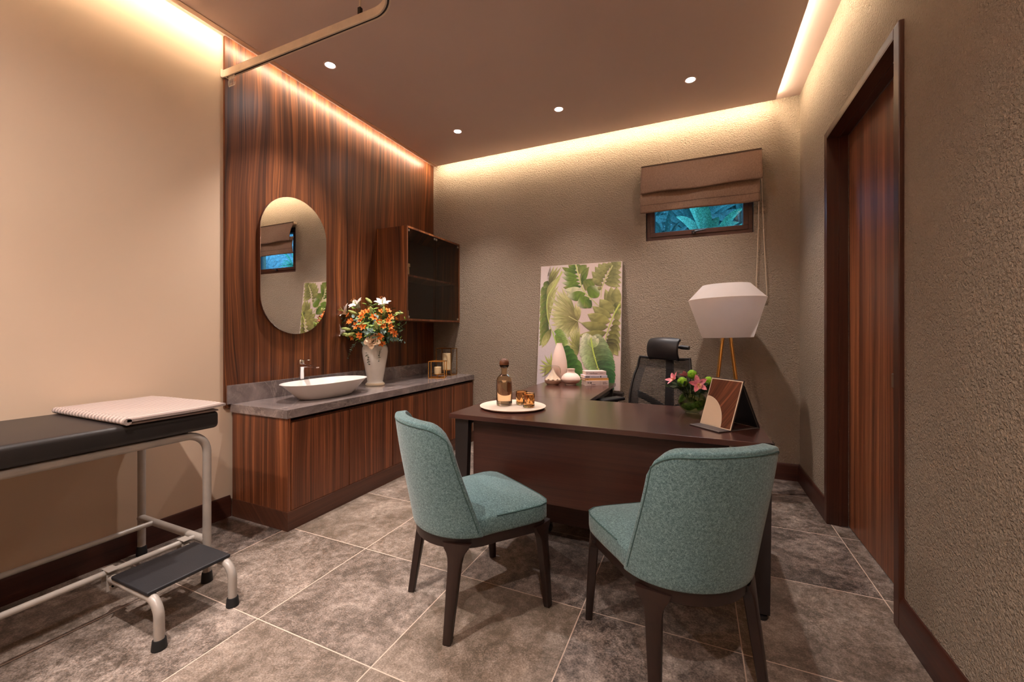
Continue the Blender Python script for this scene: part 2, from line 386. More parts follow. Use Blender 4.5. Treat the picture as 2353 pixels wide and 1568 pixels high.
# ------------------------------------------------------------------ room
XL, XW, XR, YB, YF = -2.83, -2.81, 0.772, 4.03, -2.6      # cream wall, wood wall, right wall, back wall, wall behind the viewer
ZC, ZS = 3.1075, 3.158                                    # dropped ceiling, slab above it
struct('floor', box(XL-.2, XR+.35, YF-.2, YB+.2, -.1, 0), M['floor'], 'brown grey square stone floor tiles with pale grout', 'floor')
struct('wall_left', box(XL-.2, XL, YF-.2, YB+.2, 0, 3.4), M['cream'], 'smooth cream wall above the examination couch', 'wall')
struct('wall_panel', box(XL+.001, XW, 1.69, YB-.001, .72, ZS-.001), M['rose'], 'dark rosewood veneer cladding behind the oval mirror', 'wall panelling')
# back wall with the window opening
WX0, WX1, WZ0, WZ1 = -.431, .445, 2.068, 2.70
bw = box(XL, WX0, YB, YB+.18, 0, 3.4); box(WX1, XR+.3, YB, YB+.18, 0, 3.4, bm=bw)
box(WX0, WX1, YB, YB+.18, 0, WZ0, bm=bw); box(WX0, WX1, YB, YB+.18, WZ1, 3.4, bm=bw)
bmesh.ops.remove_doubles(bw, verts=bw.verts, dist=.0005)
struct('wall_back', bw, M['plaster'], 'rough beige plaster wall behind the desk with a small window', 'wall')
# right wall with the door recess
DY0, DY1, DZ = 2.232, 3.208, 2.452
rw = box(XR, XR+.3, YF-.2, DY0, 0, 3.4); box(XR, XR+.3, DY1, YB+.18, 0, 3.4, bm=rw); box(XR, XR+.3, DY0, DY1, DZ, 3.4, bm=rw)
bmesh.ops.remove_doubles(rw, verts=rw.verts, dist=.0005)
struct('wall_right', rw, M['plaster'], 'rough beige plaster wall around the wooden door', 'wall')
struct('wall_front', box(XL-.2, XR+.3, YF-.2, YF, 0, 3.4), M['cream'], 'cream wall behind the viewer', 'wall')
# ceiling: slab + dropped board leaving light slots along three walls
cl = box(XL-.2, XR+.3, YF-.2, YB+.2, ZS, ZS+.12)
box(-2.66, .526, YF+.175, 3.867, ZC+.007, ZS+.01, bm=cl); box(-2.72, .586, YF+.115, 3.927, ZC, ZC+.007, bm=cl)
struct('ceiling', cl, M['ceil'], 'taupe ceiling with lit slots along the walls', 'ceiling')
struct('trim_1', box(-2.721, -2.682, YF+.12, 3.9265, ZC-.005, ZC+.0005), M['ceil_trim'], 'pale edge strip along the ceiling slot over the wood wall', 'trim')
# skirting
def skirt(axis, a0, a1, p, sgn):
    prof = [(0, 0), (.017, 0), (.017, .105), (.012, .128), (.006, .137), (0, .137)]
    b = B(); rings = []
    for a in (a0, a1):
        rings.append([b.verts.new((p+sgn*d, a, z) if axis == 'y' else (a, p+sgn*d, z)) for d, z in prof])
    n = len(prof)
    for k in range(n): b.faces.new((rings[0][k], rings[0][(k+1) % n], rings[1][(k+1) % n], rings[1][k]))
    b.faces.new(rings[0]); b.faces.new(rings[1]); return b
struct('baseboard_left', skirt('y', YF, 1.731, XL, 1), M['base'], 'dark wood skirting below the cream wall', 'baseboard')
struct('baseboard_back', skirt('x', -2.2, XR, YB, -1), M['basex'], 'dark wood skirting along the back wall', 'baseboard')
br = skirt('y', DY1+.05, YB, XR, -1)
merge(br, skirt('y', YF, DY0-.052, XR, -1))
struct('baseboard_right', br, M['base'], 'dark wood skirting on both sides of the door', 'baseboard')
# door
d1 = thing('door_1', 'dark rosewood sliding door in a recessed wooden frame', 'door', (.9, 2.72, 0), kind='structure')
obj('door_panel', box(.869, .905, DY0-.02, DY1-.002, .006, DZ-.004, .002), M['door'], d1)
dj = box(XR-.017, .866, DY1-.004, DY1+.02, 0, DZ, .002); box(.818, .83, DY1-.010, DY1, 0, DZ, bm=dj)
obj('door_jamb', dj, M['casing'], d1)
dh = box(XR-.017, .866, DY0, DY1, DZ-.004, DZ+.02, .002); box(.818, .83, DY0, DY1, DZ-.010, DZ, bm=dh)
obj('door_head', dh, M['casing_y'], d1)
lk = box(.862, .871, 2.515, 2.575, .95, 1.02, .008, 3); box(.860, .864, 2.512, 2.522, .972, .996, .001, bm=lk)
obj('latch_plate', lk, M['steel'], d1, label='brushed steel latch plate')
def casing_leg(y0, y1, zt):
    return box(XR-.018, XR+.02, y0, y1, 0, zt, .005, 2)
cs = thing('trim_2', 'dark wood casing around the recessed door', 'door casing', (XR, 2.72, 0), kind='structure')
obj('casing_side', casing_leg(DY1, DY1+.05, DZ+.045), M['casing'], cs)
obj('casing_side', casing_leg(DY0-.052, DY0, DZ+.045), M['casing'], cs)
obj('casing_head', box(XR-.0185, XR+.02, DY0-.001, DY1+.001, DZ, DZ+.045, .005, 2), M['casing_y'], cs)
# window
w1 = thing('window_1', 'small wood framed window under the folded brown blind', 'window', (.007, YB+.05, WZ0), kind='structure')
def rect_frame(x0, x1, z0, z1, w, y0, y1, bev=.003):
    b = box(x0, x1, y0, y1, z0, z0+w, bev); box(x0, x1, y0, y1, z1-w, z1, bev, bm=b)
    box(x0, x0+w, y0, y1, z0+w, z1-w, bev, bm=b); box(x1-w, x1, y0, y1, z0+w, z1-w, bev, bm=b); return b
obj('outer_frame', rect_frame(WX0+.004, WX1-.004, WZ0+.003, WZ1, .034, YB+.03, YB+.10), M['winframe'], w1)
obj('sash', rect_frame(WX0+.038, WX1-.038, WZ0+.037, WZ1-.034, .040, YB+.022, YB+.085), M['winframe'], w1)
obj('glass_pane', box(WX0+.07, WX1-.07, YB+.05, YB+.056, WZ0+.07, WZ1-.07), M['pane'], w1, label='clear glass pane')
gk = rect_frame(WX0+.074, WX1-.074, WZ0+.073, WZ1-.07, .007, YB+.046, YB+.062, .001)
obj('gasket', gk, M['rubber'], w1, label='black rubber gasket')
hd = lathe([(0, -.016), (.016, -.014), (.018, 0), (.016, .012), (0, .014)], (-.022, YB+.012, WZ0+.048), 16)
merge(hd, tube([(-.022, YB+.005, WZ0+.05), (.03, YB+.0, WZ0+.058), (.075, YB+.004, WZ0+.062)], [.009, .007, .005], 8))
obj('window_handle', hd, M['mesh_frame'], w1, label='black lever handle')

# ------------------------------------------------------------------ vanity run
CX = -2.272     # front face of the counter
vc = thing('vanity_cabinet', 'long low walnut cabinet under the grey marble counter', 'cabinet', (-2.55, 2.9, 0))
cb = box(XW+.003, -2.296, 1.737, YB-.004, .117, .668, .001)
box(XW+.003, -2.278, 1.735, 1.757, .117, .689, .001, bm=cb)
obj('carcass', cb, M['rose_cab'], vc)
obj('plinth', box(XW+.003, -2.272, 1.732, YB-.004, 0, .117, .0015), M['rose_h'], vc)
ys = [1.760, 2.226, 2.692, 3.158, 3.622, YB-.006]
for i in range(5):
    obj('cabinet_door', box(-2.296, -2.278, ys[i]+.0035, ys[i+1]-.0035, .1195, .660, .0012), M['rose_cab'], vc)
ct = thing('countertop', 'grey marble worktop with upstand on the walnut cabinet', 'countertop', (-2.55, 2.9, .69))
obj('slab', box(XW, CX+.006, 1.722, YB-.002, .690, .745, .0025), M['marble'], ct)
obj('upstand', box(XW-.012, XW+.015, 1.70, YB-.003, .745, .868, .0015), M['marble'], ct)
# basin
bc = Vector((-2.497, 2.222, .7455))
def ell(a, b_, z, n=64, p=2.25):
    out = []
    for k in range(n):
        t = 2*PI*k/n; c, s = math.cos(t), math.sin(t)
        out.append(bc+Vector((b_*math.copysign(abs(s)**(2/p), s), a*math.copysign(abs(c)**(1.75/p), c), z)))
    return out
secs = [ell(.20, .095, .0), ell(.215, .105, .006), ell(.265, .14, .05), ell(.33, .166, .104), ell(.348, .176, .116), ell(.346, .175, .118),
        ell(.340, .171, .117), ell(.312, .152, .09), ell(.25, .125, .042), ell(.18, .08, .022), ell(.05, .03, .018)]
bs = thing('wash_basin', 'white boat shaped basin on the marble counter', 'basin', bc)
obj('bowl', quad_loft(secs), M['porcelain'], bs, angle=60)
obj('drain', lathe([(0, .026), (.018, .026), (.021, .022), (.021, .0185)], bc, 20), M['chrome'], bs, label='chrome drain plug')
# faucet
fx, fy = -2.722, 2.185
fc = thing('faucet', 'chrome single lever tap behind the basin', 'faucet', (fx, fy, .745))
def rrect(cx_, cy_, hx, hy, z, n=5, r=.45):
    out = []
    for k in range(4*n):
        t = 2*PI*(k+.5)/(4*n); c, s = math.cos(t), math.sin(t)
        out.append((cx_+hx*math.copysign(abs(c)**.6, c), cy_+hy*math.copysign(abs(s)**.6, s), z))
    return out
obj('tap_body', quad_loft([rrect(fx, fy, .026, .025, .7455), rrect(fx, fy, .025, .024, .752), rrect(fx, fy, .021, .020, .80), rrect(fx, fy, .020, .019, .93),
    rrect(fx+.002, fy, .022, .021, .962), rrect(fx+.002, fy, .023, .022, .978)]), M['chrome'], fc, angle=50)
sp = []
for i in range(9):
    t = i/8; x = fx-.015+t*.19; z = .972-.014*t+.004*math.sin(t*PI); hw = .021*(1-.35*t**3); hz = .013*(1-t)+.005
    sp.append([(x, fy-hw, z-hz*.6), (x, fy-hw*.7, z-hz), (x, fy+hw*.7, z-hz), (x, fy+hw, z-hz*.6), (x, fy+hw, z+hz*.5), (x, fy+hw*.6, z+hz*.8), (x, fy-hw*.6, z+hz*.8), (x, fy-hw, z+hz*.5)])
obj('spout', quad_loft(sp), M['chrome'], fc, angle=50)
lv = quad_loft([rrect(fx, fy, .020, .020, .980), rrect(fx, fy, .021, .021, .986), rrect(fx, fy, .020, .020, 1.004), rrect(fx, fy, .017, .017, 1.012)])
box(fx, fx+.085, fy-.011, fy+.011, 1.008, 1.014, .002, bm=lv)
obj('lever', lv, M['chrome'], fc, angle=50)
# mirror (capsule)
mr = thing('oval_mirror', 'capsule shaped wall mirror on the rosewood panelling', 'mirror', (XW, 2.19, 1.72))
def capsule(r, h, n=24):
    pts = [(r*math.cos(t), h+r*math.sin(t)) for t in [PI*k/n for k in range(n+1)]]
    pts += [(r*math.cos(t), -h+r*math.sin(t)) for t in [PI+PI*k/n for k in range(n+1)]]; return pts
def capsule_slab(r, h, x0, x1, bev=0.0):
    b = prism(capsule(r, h), x0, x1, bev=bev)
    b.transform(Matrix(((0, 0, 1, 0), (1, 0, 0, 2.19), (0, 1, 0, 1.72), (0, 0, 0, 1)))); return b
obj('backing', capsule_slab(.276, .235, XW+.0005, XW+.026), M['casing'], mr)
obj('mirror_glass', capsule_slab(.2815, .2345, XW+.026, XW+.031, .0012), M['mirror'], mr, angle=8, label='silvered mirror glass')
# wall cabinet
wc = thing('wall_cabinet', 'rosewood wall cabinet with smoked glass doors', 'cabinet', (-2.63, 3.555, 1.33))
wx0, wx1, wy0, wy1, wz0, wz1 = XW+.001, -2.452, 3.09, YB-.004, 1.328, 2.213
tk = .018
cb = box(wx0, wx1, wy0, wy0+tk, wz0, wz1, .001); box(wx0, wx1, wy1-tk, wy1, wz0, wz1, .001, bm=cb)
box(wx0, wx1, wy0+tk, wy1-tk, wz0, wz0+tk, .001, bm=cb); box(wx0, wx1, wy0+tk, wy1-tk, wz1-tk, wz1, .001, bm=cb)
obj('carcass', cb, M['rose'], wc)
obj('back_panel', box(wx0, wx0+.008, wy0+tk, wy1-tk, wz0+tk, wz1-tk), M['cab_in'], wc)
obj('shelf', box(wx0+.01, wx1-.05, wy0+tk, wy1-tk, 1.752, 1.77, .001), M['rose_cab'], wc)
ym = (wy0+wy1)/2
for a, b_ in ((wy0+tk+.002, ym-.0015), (ym+.0015, wy1-tk-.002)):
    gd = obj('glass_door', box(wx1-.010, wx1-.004, a, b_, wz0+tk+.002, wz1-tk-.002, .0008), M['smoked'], wc, label='smoked glass door')
    outer = a if a < ym-.1 else b_
    for (yy, zz) in ((a+.003, wz1-tk-.03), (b_-.025, wz1-tk-.03), ((a+.003 if outer == a else b_-.025), wz0+tk+.006)):
        cc = obj('glass_clip', box(wx1-.012, wx1-.0015, yy, yy+.022, zz, zz+.02, .001), M['steel'], gd, label='steel glass clip')
bxn = thing('storage_box', 'small cream lidded box on the wall cabinet shelf', 'box', (-2.50, 3.16, 1.77))
obj('box_body', box(-2.60, -2.505, wy0+tk+.004, 3.196, 1.7705, 1.842, .002), M['box_cream'], bxn)
obj('lid', box(-2.604, -2.501, wy0+tk+.002, 3.203, 1.842, 1.874, .002), M['box_cream'], bxn)
solo('card_box', box(-2.60, -2.505, wy0+tk+.004, 3.188, wz0+tk+.0005, 1.425, .002), M['box_cream'], 'small tan box on the floor of the wall cabinet', 'box', loc=(-2.56, 3.13, wz0+tk+.0005))
# candle holders
def candle_holder(loc, rot, w, d, h, plate_z, plate_r, label, cup):
    t = thing('candle_holder', label, 'candle holder', loc, rot, 'brass candle lanterns on the marble counter')
    b = B(); r = .0035
    for sx in (-1, 1):
        for sy in (-1, 1): box(sx*w/2-r, sx*w/2+r, sy*d/2-r, sy*d/2+r, 0, h, bm=b)
        for z in (r, h-r): box(sx*w/2-r, sx*w/2+r, -d/2, d/2, z-r, z+r, bm=b)
    for sy in (-1, 1):
        for z in (r, h-r): box(-w/2, w/2, sy*d/2-r, sy*d/2+r, z-r, z+r, bm=b)
    obj('cage', b, M['brass'], t, world=False)
    obj('base_plate', box(-w/2, w/2, -d/2, d/2, .0, .003), M['brass_dk'], t, world=False)
    p = lathe([(0, plate_z-.004), (plate_r, plate_z-.004), (plate_r+.003, plate_z+.002), (plate_r, plate_z+.001), (0, plate_z)], seg=28)
    merge(p, lathe([(.006, .003), (.006, plate_z-.004)], seg=10))
    obj('candle_plate', p, M['brass_dk'], t, world=False)
    if cup:
        obj('glass_cup', lathe([(plate_r-.004, plate_z+.002), (plate_r-.004, plate_z+.085), (plate_r-.006, plate_z+.085), (plate_r-.006, plate_z+.002)], seg=32), M['clear'], t, world=False, label='clear glass sleeve')
    return t
def candle(loc, r, h, label):
    t = thing('pillar_candle', label, 'candle', loc, 0, 'ivory candles in the brass lanterns')
    obj('wax', lathe([(0, 0), (r*.97, 0), (r, .003), (r, h-.004), (r*.96, h), (r*.6, h-.003), (0, h-.004)], seg=32), M['candle'], t, world=False)
    obj('wick', tube([(0, 0, h-.004), (.0, 0, h+.008), (.004, 0, h+.016)], .0015, 6), M['wick'], t, world=False)
s0 = (-2.452, 3.590, .7452); b0 = (-2.53, 3.875, .7452)
candle_holder(s0, R(24), .162, .13, .176, .042, .058, 'smaller square brass lantern with a glass sleeve, in front', True)
candle_holder(b0, R(4), .186, .13, .296, .056, .055, 'taller brass lantern against the back wall, behind the smaller one', False)
candle((s0[0], s0[1], s0[2]+.0422), .037, .07, 'short ivory candle in the smaller brass lantern')
candle((b0[0], b0[1], b0[2]+.0562), .046, .183, 'tall ivory pillar candle in the taller brass lantern')
#==PART2==
# ------------------------------------------------------------------ bouquet vase
VC = Vector((-2.62, 2.86, .7452))
vs = thing('flower_vase', 'tall glazed white vase holding the orange and white bouquet', 'vase', VC)
prof = [(0, .004), (.07, .004), (.078, .006), (.080, .014), (.072, .026), (.066, .034), (.071, .06), (.088, .16), (.104, .25), (.110, .30), (.108, .335),
        (.095, .362), (.080, .374), (.076, .382), (.082, .392), (.078, .394), (.072, .383), (.074, .374), (.10, .33), (.098, .25), (.07, .10), (0, .09)]
obj('vase_body', lathe(prof, VC, 48), M['vase_white'], vs, angle=60)
obj('foot_ring', lathe([(.060, 0), (.080, 0), (.0835, .006), (.082, .016), (.073, .024), (.06, .024)], VC, 48, cap=False), M['vase_foot'], vs, label='cream foot ring')
BC = Vector((-2.62, 2.86, 1.28)); NECK = VC+Vector((0, 0, .36))
def petal_strip(bm, base, d, n, L, W, curl=.0, cup=.0, seg=5, mat=0, tipw=.15):
    """a petal: base point, direction d, up normal n, length, width; curl bends along n; cup folds the edges"""
    d = d.normalized(); n = (n-d*n.dot(d)).normalized(); s = d.cross(n)
    rows = []
    for i in range(seg+1):
        t = i/seg; w = W*(math.sin(PI*min(1, t*.86+.12))**.8)*(1 if t < .999 else tipw)
        ang = curl*t; c = base+(d*(math.sin(ang)/ang if abs(ang) > 1e-4 else 1)+n*((1-math.cos(ang))/ang if abs(ang) > 1e-4 else 0))*L*t
        nn = n*math.cos(ang)-d*math.sin(ang)
        rows.append([bm.verts.new(c+s*w*k+nn*(abs(k)**1.5*w*cup)) for k in (-1, -.5, 0, .5, 1)])
    for i in range(seg):
        for k in range(4):
            f = bm.faces.new((rows[i][k], rows[i][k+1], rows[i+1][k+1], rows[i+1][k])); f.material_index = mat
def perp(v):
    a, b_ = frame_of(Vector(v)); return a, b_
def flower_bm(kind, sc=1.0):
    """flower pointing to +Z at origin; returns bmesh + materials"""
    b = B(); Z = Vector((0, 0, 1))
    if kind == 'lily':
        for k in range(6):
            a = PI/3*k+(.1 if k % 2 else 0); d = Vector((math.cos(a), math.sin(a), 2.3 if k % 2 else 1.9)); n = Vector((-math.cos(a), -math.sin(a), .9))
            petal_strip(b, Vector((0, 0, -.03)), d, n, .080*sc, .019*sc, -.85, .45, 6)
        for k in range(6):
            a = PI/3*k+.5; p = Vector((math.cos(a)*.014, math.sin(a)*.014, .045))*sc; tube([(0, 0, 0), p], .0009, 5, b, mat=1); tube([p-Vector((.004, 0, 0)), p+Vector((.004, 0, .001))], .0022, 5, b, mat=2)
        return b, [M['lily'], M['bud'], M['pollen']]
    if kind == 'bud':
        lathe([(0, -.035), (.007, -.03), (.0125, -.012), (.0135, .005), (.010, .026), (.005, .037), (0, .041)], seg=9, bm=b)
        for v in b.verts:
            a = math.atan2(v.co.y, v.co.x); k = 1+.10*math.cos(3*a); v.co.x *= k*sc; v.co.y *= k*sc; v.co.z *= sc
        return b, [M['bud']]
    if kind == 'als':
        for k in range(6):
            a = PI/3*k; d = Vector((math.cos(a), math.sin(a), .8+.2*(k % 2))); n = Vector((-math.cos(a), -math.sin(a), .9))
            petal_strip(b, Vector((0, 0, -.012)), d, n, .038*sc, .0105*sc, -.5, .3, 4)
        lathe([(0, -.016), (.004, -.012), (.003, .016), (0, .02)], seg=6, bm=b, mat=1)
        return b, [M['alst'], M['pollen']]
    if kind == 'rose':
        for ring, (rr, n_, L, lean) in enumerate(((.004, 3, .034, .15), (.010, 4, .036, .35), (.016, 5, .038, .7), (.022, 5, .042, 1.15))):
            for k in range(n_):
                a = 2*PI*k/n_+ring*.5; o = Vector((math.cos(a), math.sin(a), 0))
                petal_strip(b, o*rr-Vector((0, 0, .01)), Z+o*lean, -o+Z*.3, L*sc, .021*sc, -.35-.25*ring, .45, 5)
        return b, [M['rosep']]
def sprig_bm(p0, p1, sag, n, ls, rng, mats, rounded=True, tip=1.0):
    """a leafy stem from p0 to p1 with pairs of leaves"""
    p0, p1 = Vector(p0), Vector(p1); mid = (p0+p1)/2+Vector((0, 0, sag)); pts = smooth([p0, mid, p1], 5)
    b = tube(pts, [.0022*(1-.6*i/len(pts)) for i in range(len(pts))], 6)
    for i in range(n):
        t = .25+.75*i/max(1, n-1); q = pts[min(len(pts)-1, int(t*(len(pts)-1)))]
        dr = (pts[min(len(pts)-1, int(t*(len(pts)-1))+1)]-pts[max(0, int(t*(len(pts)-1))-1)]).normalized(); a, c = perp(dr)
        for sg in (0, PI):
            an = sg+i*1.3+rng.uniform(-.4, .4); o = a*math.cos(an)+c*math.sin(an)
            L = ls*rng.uniform(.8, 1.2)*(1-.35*t)*tip
            petal_strip(b, q, o+dr*.5, dr-o*.3, L, L*(.42 if rounded else .17), rng.uniform(-.5, .2), .12, 4, 1, .2)
    return b, mats
def point_to(z, spin=0.0):
    return z.to_track_quat('Z', 'Y').to_matrix().to_4x4() @ Matrix.Rotation(spin, 4, 'Z')
rng = random.Random(3)
def outward(off):
    v = Vector(off); return Vector((v.x, v.y, v.z*1.1+.06)).normalized()
def stem_pts(p, d):
    p = Vector(p); return smooth([NECK+(p-NECK)*.12, NECK+(p-NECK)*.55+Vector((0, 0, .03)), p-d*.02], 4)
protos = {k: flower_bm(k) for k in ('lily', 'bud', 'als', 'rose')}
pmesh = {}
def add_flower(kind, name, off, label, cat, group, sc=1.0, d=None, spin=None):
    p = BC+Vector(off); d = d or outward(off)
    t = thing(name, label, cat, p, 0, group)
    if kind not in pmesh:
        o = obj('bloom' if kind != 'bud' else 'bud', protos[kind][0], protos[kind][1], t, world=False, angle=70); pmesh[kind] = o.data
    else:
        o = bpy.data.objects.new('bloom' if kind != 'bud' else 'bud', pmesh[kind]); COL.objects.link(o); o.parent = t
    o.matrix_basis = point_to(d, rng.uniform(0, 6) if spin is None else spin) @ Matrix.Scale(sc, 4)
    obj('stem', tube(stem_pts(p, d), .0022, 6), M['stem'], t)
    return t
G = 'flowers in the white bouquet vase'
LL = ['white lily blooming at the top of the bouquet left of centre', 'white lily at the upper left rim of the bouquet', 'white lily at the top right of the bouquet', 'white lily low on the left side of the bouquet']
for (o, l) in zip([(-.091, -.116, .167), (-.161, -.18, .11), (.082, -.006, .18), (-.184, -.193, -.051)], LL): add_flower('lily', 'lily', Vector(o)*1.06, l, 'flower', 'white lilies of the bouquet', 1.3, (outward(o)+Vector((.12, -.45, .1))).normalized())
BU = [((-.019, -.055, .215), (-.6, -.2, .5)), ((-.04, -.222, .106), (-.7, -.6, .4)), ((.12, -.178, .116), (.1, -.3, .9)), ((.185, -.096, .118), (.1, -.1, .9)), ((.222, .051, .104), (.9, .4, .05)),
      ((.193, -.195, -.006), (.1, -.4, .8)), ((-.081, -.252, -.035), (-.8, -.4, .15)), ((-.178, -.186, -.079), (-.8, -.4, -.05)), ((-.049, -.242, -.079), (-.6, -.5, -.3))]
BL = ['green lily bud standing highest on the bouquet', 'large green lily bud beside the upper left lily', 'upright green bud above the middle orange blooms', 'upright green bud at the upper right of the bouquet', 'green lily bud pointing out sideways at the right of the bouquet',
      'pale upright bud in the middle of the bouquet', 'slim green bud lying left above the low lily', 'green bud at the far lower left of the bouquet', 'small green bud under the lower left lily']
for (o, d), l in zip(BU, BL): add_flower('bud', 'lily_bud', o, l, 'flower bud', 'green lily buds of the bouquet', 1.05, Vector(d).normalized())
ALS = [(.075, -.199, .11), (.095, -.183, .115), (.061, -.214, .099), (.068, -.235, .066), (.171, -.113, .117), (.19, -.048, .125), (-.058, -.25, .029), (-.025, -.255, .034), (.028, -.258, -.009), (.09, -.243, -.012), (.038, -.226, -.089), (-.062, -.212, -.101), (.213, -.146, .023), (.217, -.143, -.009), (.235, -.1, .035), (.191, -.174, .023), (.245, -.085, -.011), (.241, -.075, -.046), (.239, -.024, -.074), (.178, -.138, -.095), (.129, -.058, -.159), (.064, -.245, .044), (.159, -.185, .066), (.233, -.066, .069), (-.129, -.192, .086)]
ALS += [(-.12, .06, .16), (-.17, -.03, .10), (-.16, .10, .05), (-.10, .16, .08), (.02, .12, .17), (-.19, .03, -.02), (-.13, .14, -.04), (.1, .17, .06)]
for o in ALS: add_flower('als', 'alstroemeria', o, 'orange alstroemeria bloom in the bouquet of the white vase', 'flower', 'orange alstroemerias of the bouquet', rng.uniform(.85, 1.15))
add_flower('rose', 'rose', (.116, -.16, -.133), 'cream rose at the front of the bouquet over the vase rim', 'flower', None, 1.25, Vector((.35, -.85, .3)).normalized())
def add_sprig(name, p0, p1, sag, n, ls, mats, label, cat, group, rounded=True):
    b, m = sprig_bm(p0, p1, sag, n, ls, rng, mats, rounded)
    return solo(name, b, m, label, cat, group, loc=Vector(p0), angle=70)
EM = [M['stem'], M['euc']]; EDM = [M['stem'], M['euc_dk']]; LM = [M['stem'], M['leafg']]; LDM = [M['stem'], M['leafd']]
for o in [(.168, -.172, .072), (.002, -.246, .061), (.211, -.135, -.052), (.109, -.22, -.062), (.022, -.158, -.15), (-.181, -.195, .054), (.142, -.211, -.041), (.191, .067, -.119), (-.18, .08, .08), (-.08, .19, .0), (-.21, -.06, .02)]:
    add_sprig('eucalyptus_sprig', NECK+Vector((o[0], o[1], 0))*.15, BC+Vector(o)*1.02, .02, 11, .044, EM, 'blue grey eucalyptus sprig inside the bouquet', 'leaves', 'eucalyptus sprigs of the bouquet')
TR = [((-.107, -.116, -.152), (-.135, -.183, -.284), 'thin eucalyptus strand drooping beside the left of the vase'), ((-.044, -.075, -.19), (.045, -.125, -.335), 'dark eucalyptus strand hanging over the vase front'),
      ((.09, -.03, -.19), (.105, -.07, -.31), 'short dark eucalyptus strand hanging at the right of the vase front'), ((.173, -.029, -.14), (.235, .11, -.15), 'silvery sprig sticking out at the lower right of the bouquet')]
for i, (a, c, l) in enumerate(TR): add_sprig('hanging_sprig', BC+Vector(a), BC+Vector(c), .02, 9 if i == 1 else 8, .024, EDM if i in (1, 2) else EM, l, 'leaves', None)
for i in range(72):
    th = rng.uniform(0, 2*PI); ph = rng.uniform(-.75, 1.2)
    o = Vector((math.cos(th)*math.cos(ph)*.265, math.sin(th)*math.cos(ph)*.265, math.sin(ph)*.20))
    add_sprig('leafy_sprig', NECK+Vector((o.x, o.y, 0))*.15, BC+o, rng.uniform(.01, .04), 8, .062, LM if i % 3 else LDM, 'green leafy sprig filling the bouquet in the white vase', 'leaves', 'green leaf sprigs of the bouquet', False)

# ------------------------------------------------------------------ desk (L shaped)
DXL, DXR, DY0_, DY1_ = -1.303, .295, 2.02, 2.812
RX0, RX1, RY1 = -1.303, -.672, 3.83
DT = .75
dk = thing('office_desk', 'L shaped espresso brown office desk in the middle of the room', 'desk', (-.5, 2.6, 0))
obj('desk_top', box(DXL, DXR, DY0_, DY1_-.0008, DT-.026, DT, .0018), M['desk'], dk)
obj('return_top', box(RX0, RX1, DY1_+.0008, RY1, DT-.026, DT, .0018), M['desk'], dk)
obj('modesty_panel', box(DXL+.125, DXR-.16, 2.085, 2.105, .30, DT-.027, .001), M['desk_v'], dk)
def desk_leg(x, y0, y1):
    # tapered black slab leg, leaning slightly
    secs = []
    for z, k in ((.028, 0), (DT-.027, 1)):
        w = .036+.044*k if False else .06
        yy0 = y0+.0*k; secs.append([(x-w/2, yy0, z), (x+w/2, yy0, z), (x+w/2, y1, z), (x-w/2, y1, z)])
    b = quad_loft(secs); bmesh.ops.bevel(b, geom=list(b.edges), offset=.003, segments=2, affect='EDGES'); return b
def taper_leg(xt0, xt1, xb0, xb1, y0, y1):
    b = quad_loft([[(xb0, y0, .026), (xb1, y0, .026), (xb1, y0+.05, .026), (xb0, y0+.05, .026)], [(xt0, y0, DT-.027), (xt1, y0, DT-.027), (xt1, y0+.05, DT-.027), (xt0, y0+.05, DT-.027)]])
    quad_loft([[(xb0, y1-.05, .026), (xb1, y1-.05, .026), (xb1, y1, .026), (xb0, y1, .026)], [(xt0, y1-.05, DT-.027), (xt1, y1-.05, DT-.027), (xt1, y1, DT-.027), (xt0, y1, DT-.027)]], b)
    return b
def leg_piece(xt0, xt1, xb0, xb1, y0, y1, name='leg'):
    l = obj(name, quad_loft([[(xb0, y0, .026), (xb1, y0, .026), (xb1, y1, .026), (xb0, y1, .026)], [(xt0, y0, DT-.0265), (xt1, y0, DT-.0265), (xt1, y1, DT-.0265), (xt0, y1, DT-.0265)]]), M['desk_leg'], dk, label='black metal leg')
    cx_, cy_ = (xb0+xb1)/2, (y0+y1)/2
    obj('foot', lathe([(0, 0), (.022, 0), (.024, .006), (.022, .016), (.010, .018), (.010, .027), (0, .027)], (cx_, cy_, 0), 20), M['rubber'], l)
leg_piece(DXR-.10, DXR-.004, DXR-.07, DXR-.012, 2.022, 2.062)
leg_piece(DXR-.10, DXR-.004, DXR-.07, DXR-.012, 2.765, 2.805)
leg_piece(DXL+.028, DXL+.115, DXL+.028, DXL+.09, 2.045, 2.085)
leg_piece(DXL+.014, DXL+.10, DXL+.02, DXL+.08, 3.74, 3.78)
leg_piece(RX1-.10, RX1-.014, RX1-.08, RX1-.02, 3.74, 3.78)
cr = box(DXR-.075, DXR-.035, 2.062, 2.765, DT-.075, DT-.0275, .002); box(DXL+.04, DXL+.08, 2.085, 3.74, DT-.075, DT-.0275, .002, bm=cr); box(RX1-.07, RX1-.03, 2.80, 3.74, DT-.075, DT-.0275, .002, bm=cr)
obj('under_frame', cr, M['desk_leg'], dk, label='black metal under frame')
obj('cable_tray', box(RX0+.05, RX1+.06, RY1-.012, RY1+.085, .628, .662, .003), M['desk_leg'], dk, label='black cable tray behind the return')
